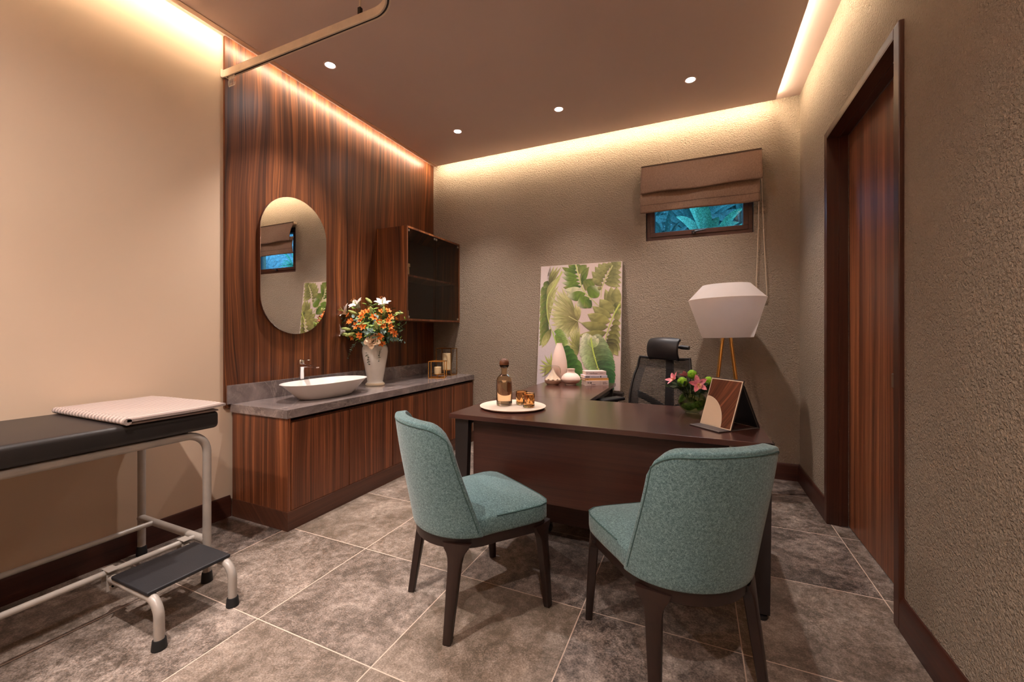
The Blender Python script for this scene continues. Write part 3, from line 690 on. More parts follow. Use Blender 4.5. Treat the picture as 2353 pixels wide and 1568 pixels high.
# caster cabinet leg seen under the panel
mp = thing('mobile_pedestal', 'dark drawer pedestal on castors under the desk', 'drawer unit', (-.62, 2.62, 0))
obj('pedestal_body', box(-.86, -.46, 2.36, 2.80, .075, .62, .003), M['desk_v'], mp)
for k in range(3): obj('drawer', box(-.855, -.465, 2.80, 2.818, .08+.18*k, .25+.18*k, .002), M['desk_v'], mp)
for sx in (-.82, -.50):
    for sy in (2.40, 2.76):
        c = obj('castor', xf(lathe([(0, -.012), (.02, -.012), (.024, -.006), (.024, .006), (.02, .012), (0, .012)], seg=18), Matrix.Translation((sx, sy, .0245)) @ Matrix.Rotation(PI/2, 4, 'Y')), M['rubber'], mp)
        obj('castor_fork', box(sx-.016, sx+.016, sy-.006, sy+.006, .042, .076, .002), M['desk_leg'], c)
cg = box(DXR-.045, DXR+.004, DY0_-.004, DY0_+.0, DT-.014, DT+.003, .001); box(DXR, DXR+.004, DY0_-.004, DY0_+.042, DT-.014, DT+.003, .001, bm=cg)
prism([(DXR-.045, DY0_-.004), (DXR+.004, DY0_-.004), (DXR+.004, DY0_+.042), (DXR-.005, DY0_+.02), (DXR-.02, DY0_+.006)], DT+.0005, DT+.003, bm=cg)
solo('corner_guard', cg, M['plastic_clear'], 'clear plastic guard on the front right desk corner', 'corner guard', loc=(DXR, DY0_, DT))

# ------------------------------------------------------------------ things on the desk
tc0 = Vector((-1.045, 2.345, DT+.0004))
tr = B(); lathe([(0, 0), (.180, 0), (.196, .004), (.2055, .011), (.2065, .0135), (.203, .0135), (.197, .012), (0, .011)], seg=72, bm=tr)
for v in tr.verts:
    a = math.atan2(v.co.y, v.co.x); k = 1+.022*math.cos(2*a+1.2)+.012*math.cos(3*a); v.co.x *= k; v.co.y *= k
tr.transform(Matrix.Translation(tc0)); solo('serving_tray', tr, M['stone_cup'], 'round pale tray with a carafe and two tumblers', 'tray', loc=tc0, angle=60)
TZ = DT+.0118
cf = Vector((-1.098, 2.335, TZ)); cfr = thing('carafe', 'amber glass carafe of water with a wooden ball stopper', 'carafe', cf)
outp = [(0, 0), (.044, 0), (.0485, .004), (.0495, .012), (.0495, .150), (.046, .168), (.034, .184), (.022, .193), (.0185, .202), (.018, .222), (.020, .232), (.030, .247), (.0315, .252)]
inn = [(.0300, .252), (.0185, .234), (.0162, .222), (.0165, .203), (.020, .196), (.032, .187), (.0435, .170), (.047, .150), (.047, .016), (.044, .012), (0, .011)]
obj('bottle', lathe(outp+inn, cf, 48), M['amber'], cfr, angle=60)
obj('water', lathe([(0, .0125), (.0435, .0125), (.0462, .017), (.0462, .147), (0, .147)], cf, 48), M['water'], cfr, label='water filling most of the carafe')
obj('stopper', lathe([(0, -.031)]+[(.031*math.sin(t), -.031*math.cos(t)) for t in [PI*k/16 for k in range(1, 16)]]+[(0, .031)], cf+Vector((0, 0, .2625)), 32), M['stopper'], cfr, label='wooden ball stopper')
def tumbler(c, label, spin):
    b = B(); n = 48
    prof = [(0, 0), (.031, 0), (.0345, .003)]+[(.0355+.0012*k/12, .008+.0745*k/12) for k in range(13)]+[(.0355, .0845), (.0342, .083)]+[(.0335-.001*k/6, .075-.060*k/6) for k in range(7)]+[(.029, .010), (0, .010)]
    lathe(prof, seg=n, bm=b)
    for v in b.verts:
        r = math.hypot(v.co.x, v.co.y)
        if r > .0344 and .006 < v.co.z < .08:
            a = math.atan2(v.co.y, v.co.x); k = 1+.045*math.sin(6*a+spin+v.co.z*70)*math.sin(PI*(v.co.z-.005)/.08)+.02*math.sin(11*a-v.co.z*120); v.co.x *= k; v.co.y *= k
    return solo('tumbler', b, M['amber2'], label, 'glass', 'amber tumblers on the tray', angle=70, loc=(0, 0, 0)), c
for c, l, sp_ in (((-.933, 2.335, TZ), 'rippled amber glass tumbler at the front of the tray', 0), ((-1.012, 2.412, TZ), 'rippled amber glass tumbler half hidden behind the front one', 1.3)):
    o, cc = tumbler(c, l, sp_); o.location = cc
# aroma diffuser
dc = Vector((-1.168, 3.50, DT+.0003)); df = thing('aroma_diffuser', 'glass domed aroma diffuser with a pale sculpted hill inside', 'diffuser', dc)
obj('base', lathe([(0, 0), (.05, 0), (.052, .004), (.055, .008), (.068, .02), (.0735, .036), (.074, .045), (.072, .046), (0, .046)], dc, 48), M['dif_base'], df)
obj('dome', lathe([(.0735, .0465), (.0742, .07), (.0735, .12), (.069, .147), (.058, .163), (.04, .171), (0, .173), (0, .171), (.039, .169), (.056, .161), (.067, .146), (.0715, .12), (.0722, .07), (.0718, .0465)], dc, 48), M['clear'], df, label='clear glass dome')
def hill(u, v):
    a = u*2*PI; r = .068*(1-v); rid = 1+.14*math.cos(5*a+v*4); z = .048+.105*(v**1.25)*(.92+.08*math.cos(3*a))+.006*math.sin(9*a)*(1-v)
    return dc+Vector((math.cos(a)*r*min(1, rid), math.sin(a)*r*min(1, rid), z))
obj('sculpted_hill', grid(hill, 40, 14, closed_u=True), M['dif_hill'], df, label='cream sculpted hill')
solo('tall_vase', lathe([(0, 0), (.052, 0), (.056, .004), (.064, .05), (.0725, .11), (.0735, .15), (.069, .20), (.056, .265), (.038, .325), (.027, .352), (.0245, .366), (.0215, .366), (.023, .352), (.03, .32), (.02, .2), (0, .15)],
     (-1.17, 3.70, DT+.0003), 48), M['vase_matte'], 'tall slim matte vase in front of the leaf painting', 'vase', loc=(-1.17, 3.70, DT+.0003), angle=60)
solo('squat_vase', lathe([(0, 0), (.045, 0), (.047, .004), (.046, .009), (.06, .016), (.078, .03), (.086, .044), (.087, .05), (.080, .07), (.064, .09), (.045, .102), (.036, .107), (.033, .118), (.034, .132), (.037, .141), (.035, .142), (.031, .132), (.03, .12), (.03, .105), (.05, .09), (.07, .05), (0, .03)],
     (-1.022, 3.57, DT+.0003), 48), M['vase_matte'], 'squat round matte vase between the diffuser and books', 'vase', loc=(-1.022, 3.57, DT+.0003), angle=60)
# books: spine towards the viewer
def book(z, h, w, d, off, rot, cover, label, marks):
    t = thing('book', label, 'book', (off[0], off[1], z), R(rot), 'books stacked on the desk return')
    c = box(-w/2, w/2, 0, d, 0, .0018, .0006); box(-w/2, w/2, 0, d, h-.0018, h, .0006, bm=c); box(-w/2, w/2, -.001, .002, 0, h, .0008, bm=c)
    obj('cover', c, cover, t, world=False)
    obj('page_block', box(-w/2+.003, w/2-.003, .002, d-.003, .0018, h-.0018), M['paper'], t, world=False, label='cream page edges')
    mk = B()
    for (x0, x1, z0, z1) in marks: box(-w/2+x0*w, -w/2+x1*w, -.0016, -.0009, z0*h, z1*h, bm=mk)
    if marks: obj('spine_print', mk, M['ink'], t, world=False, label='dark spine print')
    else: mk.free()
BKC = [simple('white_book_cover', srgb(228, 206, 198), .45), simple('tan_book_cover', srgb(206, 154, 92), .5), simple('lilac_white_book_cover', srgb(216, 208, 220), .4), simple('rose_white_book_cover', srgb(232, 208, 204), .4)]
bo = Vector((-.788, 3.588))
def words(x0, x1, z0, z1, n, rg):
    out = []; x = x0
    for k in range(n):
        w = (x1-x0)/n; out.append((x, x+w*rg.uniform(.5, .8), z0, z1)); x += w
    return out
rb = random.Random(5)
book(DT+.0004, .044, .205, .142, bo, 32, BKC[0], 'thick white book at the bottom of the stack', words(.06, .15, .5, .68, 4, rb)+[(.185, .235, .42, .74)]+words(.22, .42, .14, .26, 9, rb)+words(.74, .9, .6, .74, 6, rb)+words(.74, .95, .3, .44, 7, rb)+[(.62, .622, .0, 1.)])
book(DT+.0446, .0215, .212, .135, bo+Vector((-.008, .010)), 30, BKC[1], 'tan brown book second from the bottom of the stack', words(.06, .16, .4, .6, 3, rb))
book(DT+.0663, .0225, .205, .14, bo+Vector((-.014, .006)), 30.5, BKC[2], 'pale lilac book below the topmost book', [(.04, .22, .3, .66)]+words(.28, .64, .36, .52, 12, rb)+[(.68, .73, .25, .75)])
book(DT+.089, .036, .185, .118, bo+Vector((-.016, .012)), 29, BKC[3], 'white book on top of the stack', words(.36, .41, .62, .74, 3, rb)+words(.2, .58, .34, .5, 14, rb)+words(.05, .12, .45, .55, 2, rb)+words(.7, .85, .5, .58, 6, rb))
# flower bowl
fb = Vector((-.022, 2.615, DT+.0003)); fbw = thing('flower_bowl', 'round green glass bowl of pink orchids and green pompoms', 'bowl', fb)
po = [(0, 0), (.036, 0), (.040, .004)]+[(.078*math.cos(t)*1.0, .066+.066*math.sin(t)) for t in [R(a) for a in range(-58, 49, 8)]]+[(.052, .1185), (.0535, .121)]
pi_ = [(.0515, .121), (.0505, .118)]+[(.0755*math.cos(t), .066+.0635*math.sin(t)) for t in [R(a) for a in range(48, -60, -8)]]+[(.03, .0095), (0, .009)]
obj('glass_bowl', lathe(po+pi_, fb, 48), M['green_glass'], fbw, angle=60)
lf = B()
for k in range(7):
    a0 = k*.9; zz = .03+.055*((k*37) % 7)/7
    def lfn(u, v, a0=a0, zz=zz):
        a = a0+u*1.6; h = .024*math.sin(PI*u); z = zz+(v-.5)*h*2+.012*u; rr = .0735*math.sqrt(max(.05, 1-((z-.066)/.066)**2))
        return fb+Vector((math.cos(a)*rr, math.sin(a)*rr, z))
    grid(lfn, 12, 3, lf)
obj('leaf_lining', lf, M['bowl_leaf'], fbw, label='green leaves lining the inside of the bowl')
def pompom(off, r, label):
    b = B(); bmesh.ops.create_icosphere(b, subdivisions=4, radius=r)
    for v in b.verts:
        n = v.co.normalized(); v.co += n*(noise.noise(n*14)*.12+noise.noise(n*34)*.10)*r
    p = fb+Vector(off); t = thing('pompom_flower', label, 'flower', p, 0, 'lime pompom blooms of the desk bowl')
    b.transform(Matrix.Translation(p)); obj('bloom', b, M['pompom'], t, angle=80)
    obj('stem', tube([p-Vector((0, 0, r*.9)), (p+fb+Vector((0, 0, .06)))/2, fb+Vector((off[0]*.3, off[1]*.3, .03))], .0028, 6), M['stem'], t)
pompom((-.050, -.075, .184), .0275, 'lime green pompom bloom at the front left of the desk bowl')
pompom((.000, .010, .222), .026, 'lime green pompom bloom at the top of the desk bowl')
pompom((.088, -.005, .188), .026, 'lime green pompom bloom at the right of the desk bowl')
def orchid(off, d, sc, label, spin):
    p = fb+Vector(off); t = thing('orchid', label, 'flower', p, 0, 'pink orchids of the desk bowl')
    b = B()
    for k in range(5):
        a = 2*PI*k/5+PI/2; dd = Vector((math.cos(a), math.sin(a), .35)); petal_strip(b, Vector((0, 0, 0)), dd, Vector((-math.cos(a)*.3, -math.sin(a)*.3, 1)), .052*sc, .0125*sc, .35 if k in (1, 4) else .1, .35, 6)
    l = B(); petal_strip(l, Vector((0, -.002, .003)), Vector((0, -.7, .8)), Vector((0, .7, .6)), .03*sc, .012*sc, -.9, .8, 5); lathe([(0, 0), (.005, .004), (.006, .012), (.003, .018), (0, .019)], seg=8, bm=l)
    Mx = Matrix.Translation(p) @ point_to(Vector(d).normalized(), spin)
    b.transform(Mx); l.transform(Mx)
    obj('petals', b, M['pink'], t, angle=70); obj('lip', l, M['pink_lip'], t, angle=70, label='speckled orange pink lip')
    obj('stem', tube([p-Vector(d).normalized()*.004, (p+fb+Vector((0, 0, .09)))/2, fb+Vector((off[0]*.2, off[1]*.2, .04))], .0024, 6), M['stem'], t)
orchid((.032, -.085, .176), (.05, -.9, .35), 1.12, 'pink orchid facing the front in the desk bowl', .25)
orchid((-.098, -.01, .188), (-.6, -.35, .6), 1.05, 'pink orchid at the left side of the desk bowl', .9)
orchid((-.035, .05, .205), (-.2, .5, .8), .9, 'pink orchid behind the left pompom in the desk bowl', 2.0)
for k in range(26):
    a = 2*PI*k/26+rng.uniform(-.1, .1); el = rng.uniform(-.1, .9); L = rng.uniform(.10, .15)
    p0 = fb+Vector((math.cos(a)*.03, math.sin(a)*.03, .105)); p1 = fb+Vector((math.cos(a)*L*math.cos(el), math.sin(a)*L*math.cos(el), .125+L*math.sin(el)*.75))
    b = tube(smooth([p0, (p0+p1)/2+Vector((0, 0, .018)), p1], 4), .0016, 5)
    pts = smooth([p0, (p0+p1)/2+Vector((0, 0, .018)), p1], 8); dr = (p1-p0).normalized(); A_, C_ = perp(dr)
    for i in range(3, len(pts)):
        for s_ in range(3):
            an = i*2.1+s_*2.1; o = A_*math.cos(an)+C_*math.sin(an); petal_strip(b, pts[i], o*.8+dr*.9, o-dr*.2, .034, .0032, .1, .1, 2, 1)
    solo('rosemary_sprig', b, LDM, 'dark needle leaved sprig fanning out of the desk bowl', 'leaves', 'needle leaf sprigs of the desk bowl', loc=p0, angle=70)
# sign stand
e2 = Vector((.716, -.698, 0)); n2 = Vector((.698, .716, 0)); Pb = Vector((.019, 2.313, DT+.0005))
sg = thing('desk_sign_stand', 'folding leather desk stand showing a wood and beige panel', 'sign stand', Pb)
W_, HL = .180, .233; top = n2*.085+Vector((0, 0, HL)); tl = top.length; tv = top.normalized(); nf = e2.cross(tv)*1.0
if nf.dot(Vector((-1, -1, 0))) < 0: nf = -nf
def slab(org, u, v, w, h, n, t, bev=.001):
    b = box(0, w, 0, h, 0, t, bev); b.transform(Matrix(((u.x, v.x, n.x, org.x), (u.y, v.y, n.y, org.y), (u.z, v.z, n.z, org.z), (0, 0, 0, 1)))); return b
obj('back_board', slab(Pb-nf*.006+tv*.001, e2, tv, W_, tl+.004, nf, .006), M['leather_dk'], sg)
pa = Pb+nf*.0005+tv*.004
obj('sign_edge', slab(pa, e2, tv, W_, tl-.006, nf, .004, .0008), M['sign_edge'], sg)
obj('sign_print', slab(pa+e2*.004+tv*.004+nf*.0035, e2, tv, W_-.008, tl-.014, nf, .0012, .0002), M['sign_wood'], sg, label='rosewood print')
qc = [(0, 0)]+[(.118*math.cos(t), .142*math.sin(t)) for t in [R(90)*k/24 for k in range(25)]]
qb = prism(qc, 0, .0008); org = pa+e2*.0045+tv*.0045+nf*.0046
qb.transform(Matrix(((e2.x, tv.x, nf.x, org.x), (e2.y, tv.y, nf.y, org.y), (e2.z, tv.z, nf.z, org.z), (0, 0, 0, 1))))
obj('sign_quarter_disc', qb, M['sign_panel'], sg, label='plain beige quarter disc')
ar = tube([org+e2*(.1185*math.cos(R(a)))+tv*(.1425*math.sin(R(a)))+nf*.0006 for a in range(0, 91, 4)], .0011, 6)
obj('disc_rim', ar, M['sign_edge'], sg, label='cream rim line')
bk = n2*(.085-.19)+Vector((0, 0, HL-.02)); bkl = bk.length; bkv = bk.normalized(); fo = Pb+n2*.19
nb = e2.cross(bkv); nb = nb if nb.dot(n2) > 0 else -nb
rl = obj('rear_leg', slab(fo, e2, bkv, W_, bkl, nb, .005), M['leather_blk'], sg)
st = B()
for k in range(34):
    s0_ = fo+e2*(W_-.006)+bkv*(bkl*(k+.2)/34)-nb*.0006; tube([s0_, s0_+bkv*.0035], .0005, 4, st)
obj('stitching', st, M['stitch'], rl)
fp = Pb-n2*.0745
fl = obj('front_flap', slab(fp, e2, n2, W_, .0735, Vector((0, 0, 1)), .006, .002), M['leather_dk'], sg)
st = tube([fp+e2*.004+n2*.005+Vector((0, 0, .0062)), fp+e2*(W_-.004)+n2*.005+Vector((0, 0, .0062))], .0005, 4)
obj('stitching', st, M['stitch'], fl)
fs = obj('base_strap', slab(Pb+e2*(W_-.03)+n2*.002, e2, n2, .03, .186, Vector((0, 0, 1)), .002, .0006), M['leather_dk'], sg)
st = B()
for k in range(26):
    s0_ = Pb+e2*(W_-.003)+n2*(.004+.18*k/26)+Vector((0, 0, .0024)); tube([s0_, s0_+n2*.0035], .0005, 4, st)
obj('stitching', st, M['stitch'], fs)
# ------------------------------------------------------------------ upholstered chairs
def make_chair(label):
    t = thing('side_chair', label, 'chair', (0, 0, 0), 0, 'teal upholstered chairs facing the desk')
    def outline(k=1.0, n=40, inset=0.0):
        pts = []
        # front right corner -> back -> front left
        fr = [(.10, .252), (.17, .250), (.215, .243), (.243, .222), (.254, .185), (.252, .12), (.245, .04), (.237, -.03)]
        bk_ = [(.237*math.cos(a), -.05-.235*math.sin(a)) for a in [PI*j/18 for j in range(1, 18)]]
        pts = [(0, .254)]+fr+bk_+[(-x, y) for x, y in reversed(fr)]
        out = []
        for i, (x, y) in enumerate(pts):
            l = math.hypot(x, y) or 1; out.append(((x-x/l*inset)*k, (y-y/l*inset)*k))
        return out
    o = outline(inset=.012)
    rb_ = quad_loft([[(x, y, .345) for x, y in outline(inset=.020)], [(x, y, .350) for x, y in outline(inset=.013)], [(x, y, .392) for x, y in outline(inset=.010)]])
    obj('seat_rail', rb_, M['wenge'], t, world=False, angle=50)
    # seat cushion
    secs = [(.392, .008), (.395, .003), (.405, .000), (.455, .0), (.463, .003), (.469, .011), (.476, .04), (.482, .09), (.486, .15), (.487, .2)]
    sb = quad_loft([[(x, y, z+(.004*(1-abs(x)/.25) if z > .47 else 0)) for x, y in outline(inset=i_)] for z, i_ in secs])
    [setattr(v_, 'co', Vector((v_.co.x, max(v_.co.y, -.245+.3*v_.co.x**2), v_.co.z))) for v_ in sb.verts]
    seat = obj('seat', sb, M['teal'], t, world=False, angle=80)
    fr = [p for p in outline(inset=.0015) if p[1] > -.09]
    fr.sort(key=lambda p: math.atan2(p[1]+.06, p[0]))
    obj('piping', tube([(x, y, .4645) for x, y in fr], .0028, 6), M['teal_seam'], seat, world=False)
    # back shell, a curved sheet given thickness
    def shell(u, v, off=0.0):
        s = u*2-1
        zt = .866-.010*s*s
        if abs(s) > .60:
            q = (abs(s)-.60)/.40; zt -= .088*(1-math.sqrt(max(0, 1-q*q)))
        z = .398+(zt-.398)*v; w = (z-.398)/.468
        th = s*R(80)
        bx, by = .226*math.sin(th), -.055-.205*math.cos(th)          # wraps the seat at the bottom
        ax_ = .210*math.sin(s*1.25)/math.sin(1.25); ay = -.338+.095*s*s   # gentle curve at the top
        e = w**.85; ee = e*e*(3-2*e)*.35+e*.65
        return Vector((bx*(1-ee)+ax_*ee, by*(1-ee)+ay*ee, z))
    bs_ = grid(shell, 26, 14)
    back = obj('backrest', bs_, M['teal'], t, world=False, angle=180)
    addmod(back, 'SOLIDIFY', thickness=.046, offset=1.0 if False else 0.0, use_even_offset=True)
    addmod(back, 'BEVEL', width=.014, segments=3, limit_method='ANGLE', angle_limit=R(60))
    # seam line on the outer face
    def outer(u, v):
        p = shell(u, v); d = .004
        du = shell(min(1, u+d), v)-shell(max(0, u-d), v); dv = shell(u, min(1, v+d))-shell(u, max(0, v-d)); n = du.cross(dv).normalized()
        c = Vector((0, -.02, p.z)); n = n if n.dot(p-c) > 0 else -n
        return p+n*.0232
    line = [outer(.028, v/20) for v in range(1, 20)]+[outer(.028+(.944)*k/40, .967) for k in range(0, 41)]+[outer(.972, v/20) for v in range(19, 0, -1)]
    obj('seam', tube(line, .0021, 5), M['teal_seam'], back, world=False)
    # legs
    def leg(x, y, fx_, fy_, tang):
        tg = Vector((tang[0], tang[1], 0)).normalized(); nm = Vector((-tg.y, tg.x, 0)); secs = []
        for z, w, d in ((.372, .118, .030), (.350, .098, .034), (.335, .074, .036), (.315, .059, .037), (.285, .051, .037), (.20, .046, .035), (.10, .039, .032), (.004, .033, .028)):
            k = 1-z/.36; c = Vector((x+(fx_-x)*k, y+(fy_-y)*k, z)); a, b_ = tg*w/2, nm*d/2; r = .22
            secs.append([c+a*(1-r)+b_, c+a+b_*(1-r), c+a-b_*(1-r), c+a*(1-r)-b_, c-a*(1-r)-b_, c-a-b_*(1-r), c-a+b_*(1-r), c-a*(1-r)+b_])
        l = obj('leg', quad_loft(secs), M['wenge'], t, world=False, angle=50)
        obj('glide', lathe([(0, 0), (.010, 0), (.012, .004), (0, .004)], (fx_, fy_, 0), 12), M['rubber'], l, world=False)
    leg(.178, -.185, .200, -.236, (.75, .66)); leg(-.178, -.185, -.200, -.236, (.75, -.66))
    leg(.226, .205, .240, .232, (-.35, .94)); leg(-.226, .205, -.240, .232, (.35, .94))
    return t
chair = make_chair('teal upholstered chair angled towards the carafe end of the desk')
chair.location = (-.93, 1.672, 0); chair.rotation_euler = (0, 0, R(57.6-90))
dup(chair, (-.089, 1.683, 0), R(125-90), 'teal upholstered chair nearest the door, its back to the viewer')

# ------------------------------------------------------------------ office chair behind the desk
oc = thing('office_chair', 'black mesh office chair with headrest behind the desk', 'office chair', (-.305, 3.25, 0), R(-29.9))
# local: x right (seen from the viewer), -y is where the sitter faces
def bpt(u, v):
    s = u*2-1; z = .50+.51*v; w = .225+.02*math.sin(PI*v)-.03*max(0, v-.75)
    y = .10+.10*v-.05*s*s-.035*math.sin(PI*min(1, v*1.15))
    zz = z+(.012*s*s if v > .9 else 0)
    return Vector((s*w, y, zz))
def mesh_mat(name, duty):
    t = NT(name); t.set(Roughness=.6); tc = t.n('ShaderNodeTexCoord'); sp = t.n('ShaderNodeSeparateXYZ'); t.l(tc.outputs['Object'], sp.inputs[0])
    f = t.math('FRACT', t.math('MULTIPLY', sp.outputs[2], 105)); a = t.math('LESS_THAN', f, duty)
    t.b.inputs['Base Color'].default_value = srgb(24, 22, 25); t.l(a, t.b.inputs['Alpha']); return t.m
M['mesh'] = mesh_mat('see_through_chair_mesh', .55); M['mesh2'] = mesh_mat('dense_chair_mesh', .80)
bk = obj('backrest', grid(bpt, 24, 24), M['mesh'], oc, world=False, angle=180, label='see-through black mesh')
def band(u, v):   # denser border band, just behind the mesh
    return bpt(u, v)+Vector((0, .004, 0))
bb = B()
for (u0, u1, v0, v1) in ((0, .13, 0, 1), (.87, 1, 0, 1), (.13, .87, .86, 1), (.13, .87, 0, .08)):
    grid(lambda u, v, u0=u0, u1=u1, v0=v0, v1=v1: band(u0+(u1-u0)*u, v0+(v1-v0)*v), 10, 14, bb)
obj('mesh_border', bb, M['mesh2'], bk, world=False, label='denser mesh border')
rim = [bpt(0, v/16) for v in range(17)]+[bpt(u/16, 1) for u in range(1, 17)]+[bpt(1, 1-v/16) for v in range(1, 17)]+[bpt(1-u/16, 0) for u in range(1, 16)]
obj('back_frame', tube(rim+[rim[0]], .009, 8), M['mesh_frame'], oc, world=False)
lb = grid(lambda u, v: Vector(((u*2-1)*.235, .215-.07*(u*2-1)**2, .60+.12*abs(u*2-1)+.055*(v-.5))), 20, 3)
lo = obj('lumbar_support', lb, M['mesh_frame'], oc, world=False, angle=180); addmod(lo, 'SOLIDIFY', thickness=.012, offset=0)
obj('back_spine', quad_loft([[(-.03, .06, .44), (.03, .06, .44), (.03, .11, .44), (-.03, .11, .44)], [(-.03, .20, .56), (.03, .20, .56), (.03, .24, .56), (-.03, .24, .56)], [(-.028, .222, .90), (.028, .222, .90), (.028, .245, .90), (-.028, .245, .90)],
    [(-.028, .222, 1.02), (.028, .222, 1.02), (.028, .24, 1.02), (-.028, .24, 1.02)]]), M['mesh_frame'], oc, world=False)
# headrest
def hr(u, v):
    s = u*2-1; a = R(-75)+R(165)*v; r = .072
    return Vector((s*.133, .155+.02*s*s-r*math.cos(a)*.62+.0, 1.092+r*math.sin(a)*1.05-.012*s*s))
ho = obj('headrest', grid(hr, 16, 14), M['leatherette'], oc, world=False, angle=180); addmod(ho, 'SOLIDIFY', thickness=.026, offset=0); addmod(ho, 'SUBSURF', levels=1, render_levels=2)
hb = tube([(0, .232, 1.0), (0, .245, 1.05), (0, .215, 1.10)], .016, 10); tube([(-.11, .205, 1.105), (.11, .205, 1.105)], .013, 10, hb); tube([(.11, .205, 1.105), (.175, .21, 1.10)], [.017, .015], 12, hb)
obj('headrest_bracket', hb, M['mesh_frame'], ho, world=False)
obj('seat', quad_loft([[(x*.9, y*.9, .425) for x, y in [(.24*math.cos(t), .235*math.sin(t)-.12) for t in [2*PI*k/32 for k in range(32)]]],
    [(math.copysign(abs(math.cos(t))**.6, math.cos(t))*.25, math.copysign(abs(math.sin(t))**.6, math.sin(t))*.24-.12, .445) for t in [2*PI*k/32 for k in range(32)]],
    [(math.copysign(abs(math.cos(t))**.6, math.cos(t))*.25, math.copysign(abs(math.sin(t))**.6, math.sin(t))*.24-.12, .475) for t in [2*PI*k/32 for k in range(32)]],
    [(math.copysign(abs(math.cos(t))**.6, math.cos(t))*.22, math.copysign(abs(math.sin(t))**.6, math.sin(t))*.21-.12, .492) for t in [2*PI*k/32 for k in range(32)]]]), M['leatherette'], oc, world=False)
for s in (-1, 1):
    am = obj('armrest', box(s*.272-.045, s*.272+.045, -.28, -.02, .678, .704, .011, 3), M['mesh_frame'], oc, world=False)
    pb = tube([(s*.20, -.10, .44), (s*.270, -.12, .47), (s*.272, -.12, .56), (s*.272, -.13, .68)], [.016, .02, .02, .017], 10); box(s*.272-.03, s*.272+.03, -.19, -.09, .655, .679, .004, bm=pb)
    obj('arm_post', pb, M['mesh_frame'], am, world=False)
obj('gas_column', tube([(0, -.06, .11), (0, -.06, .43)], [.028, .024], 14), M['mesh_frame'], oc, world=False)
for k in range(5):
    a = 2*PI*k/5+.3; c, s = math.cos(a), math.sin(a); ly = -.06
    l = obj('leg', quad_loft([[(c*r-s*w, ly+s*r+c*w, z0), (c*r+s*w, ly+s*r-c*w, z0), (c*r+s*w, ly+s*r-c*w, z1), (c*r-s*w, ly+s*r+c*w, z1)] for r, w, z0, z1 in ((.02, .028, .085, .125), (.18, .022, .075, .108), (.31, .016, .06, .085))]), M['mesh_frame'], oc, world=False)
    wh = lathe([(0, -.02), (.024, -.02), (.028, -.012), (.028, .012), (.024, .02), (0, .02)], seg=18)
    wh.transform(Matrix.Translation((c*.31, ly+s*.31, .0285)) @ Matrix.Rotation(a, 4, 'Z') @ Matrix.Rotation(PI/2, 4, 'X'))
    obj('castor', wh, M['rubber'], l, world=False)

# ------------------------------------------------------------------ floor lamp
lc = Vector((.221, 3.70, 0))
fl = thing('floor_lamp', 'unlit floor lamp with white diamond shade on slim brass legs', 'lamp', lc)
tilt = Matrix.Translation(lc+Vector((0, 0, 1.4))) @ Matrix.Rotation(R(-1.4), 4, 'Y') @ Matrix.Translation(-(lc+Vector((0, 0, 1.4))))
sh = lathe([(.182, 1.176), (.2805, 1.481), (.173, 1.596)], lc, 72); sh.transform(tilt)
so = obj('shade', sh, M['shade'], fl, angle=30)
ring = tube([lc+Vector((math.cos(t)*.281, math.sin(t)*.281, 1.481)) for t in [2*PI*k/72 for k in range(73)]], .0022, 6); ring.transform(tilt)
obj('shade_seam', ring, M['shade'], so)
sp = B()
for k in range(3):
    a = k*2*PI/3; tube([lc+Vector((0, 0, 1.27)), lc+Vector((math.cos(a)*.19, math.sin(a)*.19, 1.25))], .003, 6, sp)
obj('shade_spider', sp, M['brass_dk'], fl)
lamp_bulb = lathe([(0, 1.30), (.012, 1.30), (.014, 1.33), (.03, 1.365), (.03, 1.385), (.018, 1.41), (0, 1.415)], lc, 20)
obj('bulb', lamp_bulb, M['porcelain'], fl, label='unlit white bulb')
obj('socket', lathe([(0, 1.22), (.022, 1.22), (.022, 1.29), (.016, 1.302), (0, 1.302)], lc, 20), M['brass_dk'], fl)
for a in (45, 135, 225, 315):
    c, s = math.cos(R(a)), math.sin(R(a))
    l = obj('leg', tube([lc+Vector((c*.222, s*.222, .006)), lc+Vector((c*.030, s*.030, 1.235))], [.0075, .0115], 12), M['brass'], fl)
    obj('foot', lathe([(0, 0), (.010, 0), (.011, .008), (.009, .014), (0, .014)], lc+Vector((c*.222, s*.222, 0)), 12), M['rubber'], l)

# ------------------------------------------------------------------ examination couch
cu = thing('examination_couch', 'black padded examination couch on a pale tubular frame', 'examination couch', (-2.48, .35, 0))
CY0, CY1 = -.62, 1.272
mt = box(-2.785, -2.155, CY0, CY1, .748, .832, .022, 4)
obj('mattress', mt, M['vinyl'], cu, angle=60)
r = .018
for xx in (-2.772, -2.186):
    z = .728; path = [(xx, CY0+.045, .03), (xx, CY0+.045, .62)]+arc((xx, CY0+.135, z-.09), (0, -1, 0), (0, 0, 1), .09, 0, 90, 8)+arc((xx, 1.23-.09, z-.09), (0, 0, 1), (0, 1, 0), .09, 0, 90, 8)+[(xx, 1.23, .62), (xx, 1.23, .03)]
    lg = obj('leg_loop', tube(path, r, 14), M['steel_paint'], cu)
    for yy in (CY0+.045, 1.23):
        obj('rubber_foot', lathe([(0, 0), (.024, 0), (.0245, .004), (.0215, .045), (.019, .05), (.0185, .05)], (xx, yy, 0), 20), M['rubber'], lg)
for yy in (1.226, CY0+.045):
    obj('cross_bar', tube([(-2.772, yy, .205), (-2.186, yy, .205)], .018, 12), M['steel_paint'], cu)
for xx in (-2.632, -2.262):
    obj('lower_rail', tube([(xx, CY0+.045, .207), (xx, 1.212, .207)], .0125, 12), M['steel_paint'], cu)
